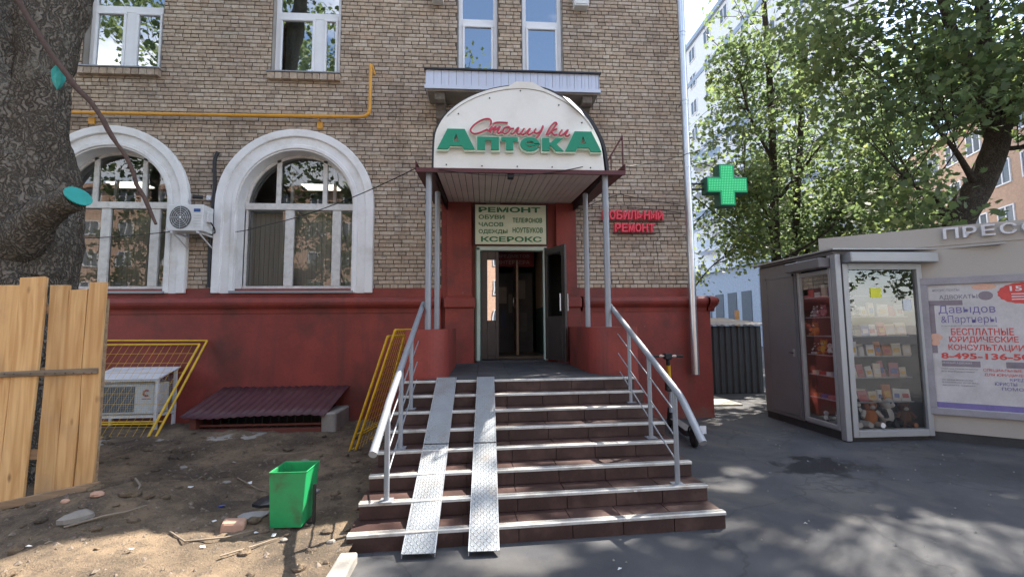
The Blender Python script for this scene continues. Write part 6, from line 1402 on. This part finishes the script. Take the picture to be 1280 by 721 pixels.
for c in ((-5.5, -2.8, 10.6), (-3.9, -2.0, 10.8), (-6.5, -3.5, 9.6)):
    for i in range(40):
        p = Vector(c) + Vector((rs.gauss(0, 1.1), rs.gauss(0, 1.0), rs.gauss(0, .7)))
        for k_ in range(22): pts.append((p + Vector((rs.gauss(0, .3), rs.gauss(0, .3), rs.gauss(0, .2))))[:])
me, off = leaves_mesh('crown', pts, .14, LEAF); o = bpy.data.objects.new('crown', me); C.objects.link(o); o.parent = nt_; o.location = off - WL[nt_]

# ------------------------------------------------------------------ far buildings
def win_mesh(w_, h_, mats):
    """window with its frame standing in the x-z plane, front towards -y"""
    fr_ = MB(); s = .09; fr_.box(-w_ / 2, w_ / 2, -.05, .05, 0, s); fr_.box(-w_ / 2, w_ / 2, -.05, .05, h_ - s, h_); fr_.box(-w_ / 2, -w_ / 2 + s, -.05, .05, s, h_ - s); fr_.box(w_ / 2 - s, w_ / 2, -.05, .05, s, h_ - s); fr_.box(-.05, .05, -.045, .045, s, h_ - s)
    return fr_.mesh('window', mats[0], (0, 0, 0)), MB().add([(-w_ / 2 + .05, 0, .05), (w_ / 2 - .05, 0, .05), (w_ / 2 - .05, 0, h_ - .05), (-w_ / 2 + .05, 0, h_ - .05)], [(0, 1, 2, 3)]).mesh('pane', mats[1], (0, 0, 0))
FP_ = flat('far_pane', (.09, .11, .13), .12); FW_ = flat('far_frame', (.62, .63, .65), .6)
WM = {}
def put_window(bldg, pos, ang, w_=1.5, h_=1.5):
    key = (round(w_, 2), round(h_, 2))
    if key not in WM: WM[key] = win_mesh(w_, h_, (FW_, FP_))
    a, b = WM[key]; o = bpy.data.objects.new('window', a); C.objects.link(o); o.parent = bldg; o.location = Vector(pos) - WL[bldg]; o.rotation_euler = (0, 0, ang)
    p_ = bpy.data.objects.new('pane', b); C.objects.link(p_); p_.parent = o
def slab_building(name, p0, p1, depth, h_, mat, lab, floors, bays, z1=1.2, fh=3.0, ww=1.5, wh=1.5, side=1, parapet=None):
    """facade from p0 to p1 (plan), seen from the side its normal points to"""
    p0, p1 = Vector((*p0, 0)), Vector((*p1, 0)); d = (p1 - p0); L_ = d.length; d.normalize(); n_ = Vector((d.y, -d.x, 0)) * side
    o = empty(name, (p0 + p1) / 2 - n_ * depth / 2, lab, 'building')
    poly = [p0, p1, p1 - n_ * depth, p0 - n_ * depth]; poly = [(q.x, q.y) for q in poly]
    if side < 0: poly = poly[::-1]
    MB().prism(poly, 0, h_).build('wall', mat, o)
    pl = [p0 + n_ * .3 - d * .3, p1 + n_ * .3 + d * .3, p1 - n_ * depth, p0 - n_ * depth]; pl = [(q.x, q.y) for q in pl]
    if side < 0: pl = pl[::-1]
    MB().prism(pl, h_, h_ + .5).build('roof', parapet or mat, o)
    ang = math.atan2(-n_.y, -n_.x) - math.pi / 2
    for f in range(floors):
        for b_ in range(bays):
            q = p0 + d * (L_ * (b_ + .5) / bays) + n_ * .03; put_window(o, (q.x, q.y, z1 + f * fh), ang, ww, wh)
    return o, d, n_
PB = flat('far_pale_blue', (.46, .52, .60), .8); PWb = flat('far_white', (.60, .62, .66), .8); PO = flat('far_orange_brick', (.38, .26, .19), .9); PP = flat('far_pink_beige', (.48, .36, .28), .9)
BLU = flat('far_blue_band', (.25, .31, .40), .7)
oA, dA, nA = slab_building('apartment_tower', (24, 21), (24, 41.2), 4.5, 33.5, PWb, 'white and pale blue apartment tower beyond the trees with rounded balconies', 10, 6, 3.6, 3.1, 1.4, 1.6, side=-1, parapet=BLU)
for f in range(5):
    for yy in (37.0, 29.5):
        z = 6.0 + f * 3.1; n_ = 14; P = [(24, yy - 2.4)] + [(24 - 1.5 * math.sin(math.pi * i / n_), yy - 2.4 + 4.8 * i / n_) for i in range(n_ + 1)][1:-1] + [(24, yy + 2.4)]
        P = P[::-1]; b_ = MB().prism(P, z, z + .25).build('balcony', PWb, oA); MB().prism([(24 + (x - 24) * .98, y) for x, y in P], z + .251, z + 1.15).build('parapet', PB if f % 2 else BLU, b_)
for f in range(3): B(23.9, 23.99, 21, 41, 12 + f * 8.5, 12.5 + f * 8.5).build('facade_band', BLU, oA)
B(20.5, 23.85, 24, 41, 0, 6.2).build('ground_storey', BLU, oA); B(20.2, 23.86, 23.8, 41.2, 6.2, 6.6).build('terrace_edge', PB, oA)
for k_ in range(8): B(20.46, 20.49, 25 + k_ * 2, 26.3 + k_ * 2, .5, 4.2).build('shop_window', flat('dim_shopfront', (.06, .08, .11), .7), oA)
slab_building('far_block', (27, 62), (44, 62), 12, 36, PP, 'pinkish block far behind, seen between drainpipe and tower', 10, 7, 2, 3.3)
slab_building('orange_brick_block', (30.2, 8.6), (43.5, 42.4), 13, 15.6, PO, 'five-storey orange brick block behind the kiosk on the right', 5, 15, 1.6, 3.0, 1.5, 1.6, side=-1)
slab_building('white_block', (35.5, 40.5), (43, 37), 10, 19.5, PWb, 'white block with small windows between the trees and the orange brick block', 6, 4, 1.6, 3.0, 1.4, 1.5, parapet=flat('far_grey', (.3, .32, .36)))

# ------------------------------------------------------------------ across the street, behind the camera (seen mirrored in the windows)
slab_building('pink_block_opposite', (22, -38), (-40, -38), 12, 15.5, flat('far_salmon', (.55, .36, .26), .9), 'pink five-storey block across the street, mirrored in the windows', 5, 20, 1.8, 3.0, side=1)
GB = 'trees across the street'
tree((-8, -22, 0), [(-8, -22, 0), (-8, -22, 4), (-8, -22, 9)], .2, [[.08, (-8, -22, 4), (-9, -22, 7), (-9.5, -22, 9)]], [((-10, -20, 14), (4.2, 3, 8.5), 2), ((-5.5, -22, 9), (2.4, 2, 3.5), .6)], 14000, .30, 'tree across the street mirrored in the left windows', seed=41, group=GB, simple=True)
tree((-20, -20, 0), [(-20, -20, 0), (-20, -20, 8), (-20, -20, 18)], .3, [[.1, (-20, -20, 6), (-18, -20, 9), (-16, -20, 12)]], [((-20, -20, 16), (5.5, 4, 9), 2)], 15000, .30, 'leftmost tree across the street, mirrored in the arched windows', seed=43, group=GB, simple=True)
tree((-1, -20, 0), [(-1, -20, 0), (-1, -20, 8), (-1, -20, 18)], .22, [[.08, (-1, -20, 8), (-1.8, -20, 12), (-2.0, -20, 15)]], [((-1, -20, 16), (1.5, 1.5, 5.5), 2), ((1.2, -21, 13.5), (1.2, 1.2, 3), .6)], 4200, .3, 'tall poplar across the street, mirrored in the narrow upper window', seed=47, group=GB, simple=True)

tree((-12, -26, 0), [(-12, -26, 0), (-12, -26, 3), (-12, -26, 7)], .2, [[.08, (-12, -26, 3), (-13, -26, 5), (-14, -26, 7)]], [((-12.5, -26, 7), (3.6, 2.5, 3.2), 2), ((-17.5, -26, 7), (2.6, 2.5, 3.4), 1.4)], 8000, .3, 'broad low tree across the street in front of the pink block', seed=53, group=GB, simple=True)
tree((-24, -26, 0), [(-24, -26, 0), (-24, -26, 3), (-24, -26, 7)], .2, [[.08, (-24, -26, 3), (-23, -26, 5), (-22, -26, 7)]], [((-24, -26, 6.5), (4, 2.5, 4), 2)], 6000, .3, 'round tree across the street near the left end of the pink block', seed=59, group=GB, simple=True)
mb = MB()
for i in range(170):
    x = random.uniform(-5.4, -1.0); y = random.uniform(-5.0, -.9); s = random.uniform(.02, .06); n0 = len(mb.v)
    mb.ball((x, y, hgt(x, y) + s * .1), s, s * random.uniform(.6, 1), s * random.uniform(.35, .6), 7, 5)
    for k in range(n0, len(mb.v)): v = Vector(mb.v[k]); mb.v[k] = tuple(v + (v - Vector((x, y, 0))).normalized() * mnoise.noise(v * 30) * s * .5)
mb.sm = [False] * len(mb.sm); mb.build('earth_clods', EARTH, kind='stuff', label='clods of dry earth half sunk in the bare ground', cat='clods')

tree((21, -22, 0), [(21, -22, 0), (21, -22, 4), (21, -22, 9)], .2, [[.08, (21, -22, 3), (20, -22, 5), (19, -22, 7)]], [((21, -22, 8), (4.5, 3, 5.5), 2)], 9000, .3, 'tree across the street mirrored in the kiosk showcase, left one', seed=61, group=GB, simple=True)
tree((30, -24, 0), [(30, -24, 0), (30, -24, 4), (30, -24, 9)], .2, [[.08, (30, -24, 3), (29, -24, 5), (28, -24, 7)]], [((30, -24, 9), (5, 3, 6.5), 2)], 9000, .3, 'tree across the street mirrored in the kiosk showcase, right one', seed=67, group=GB, simple=True)
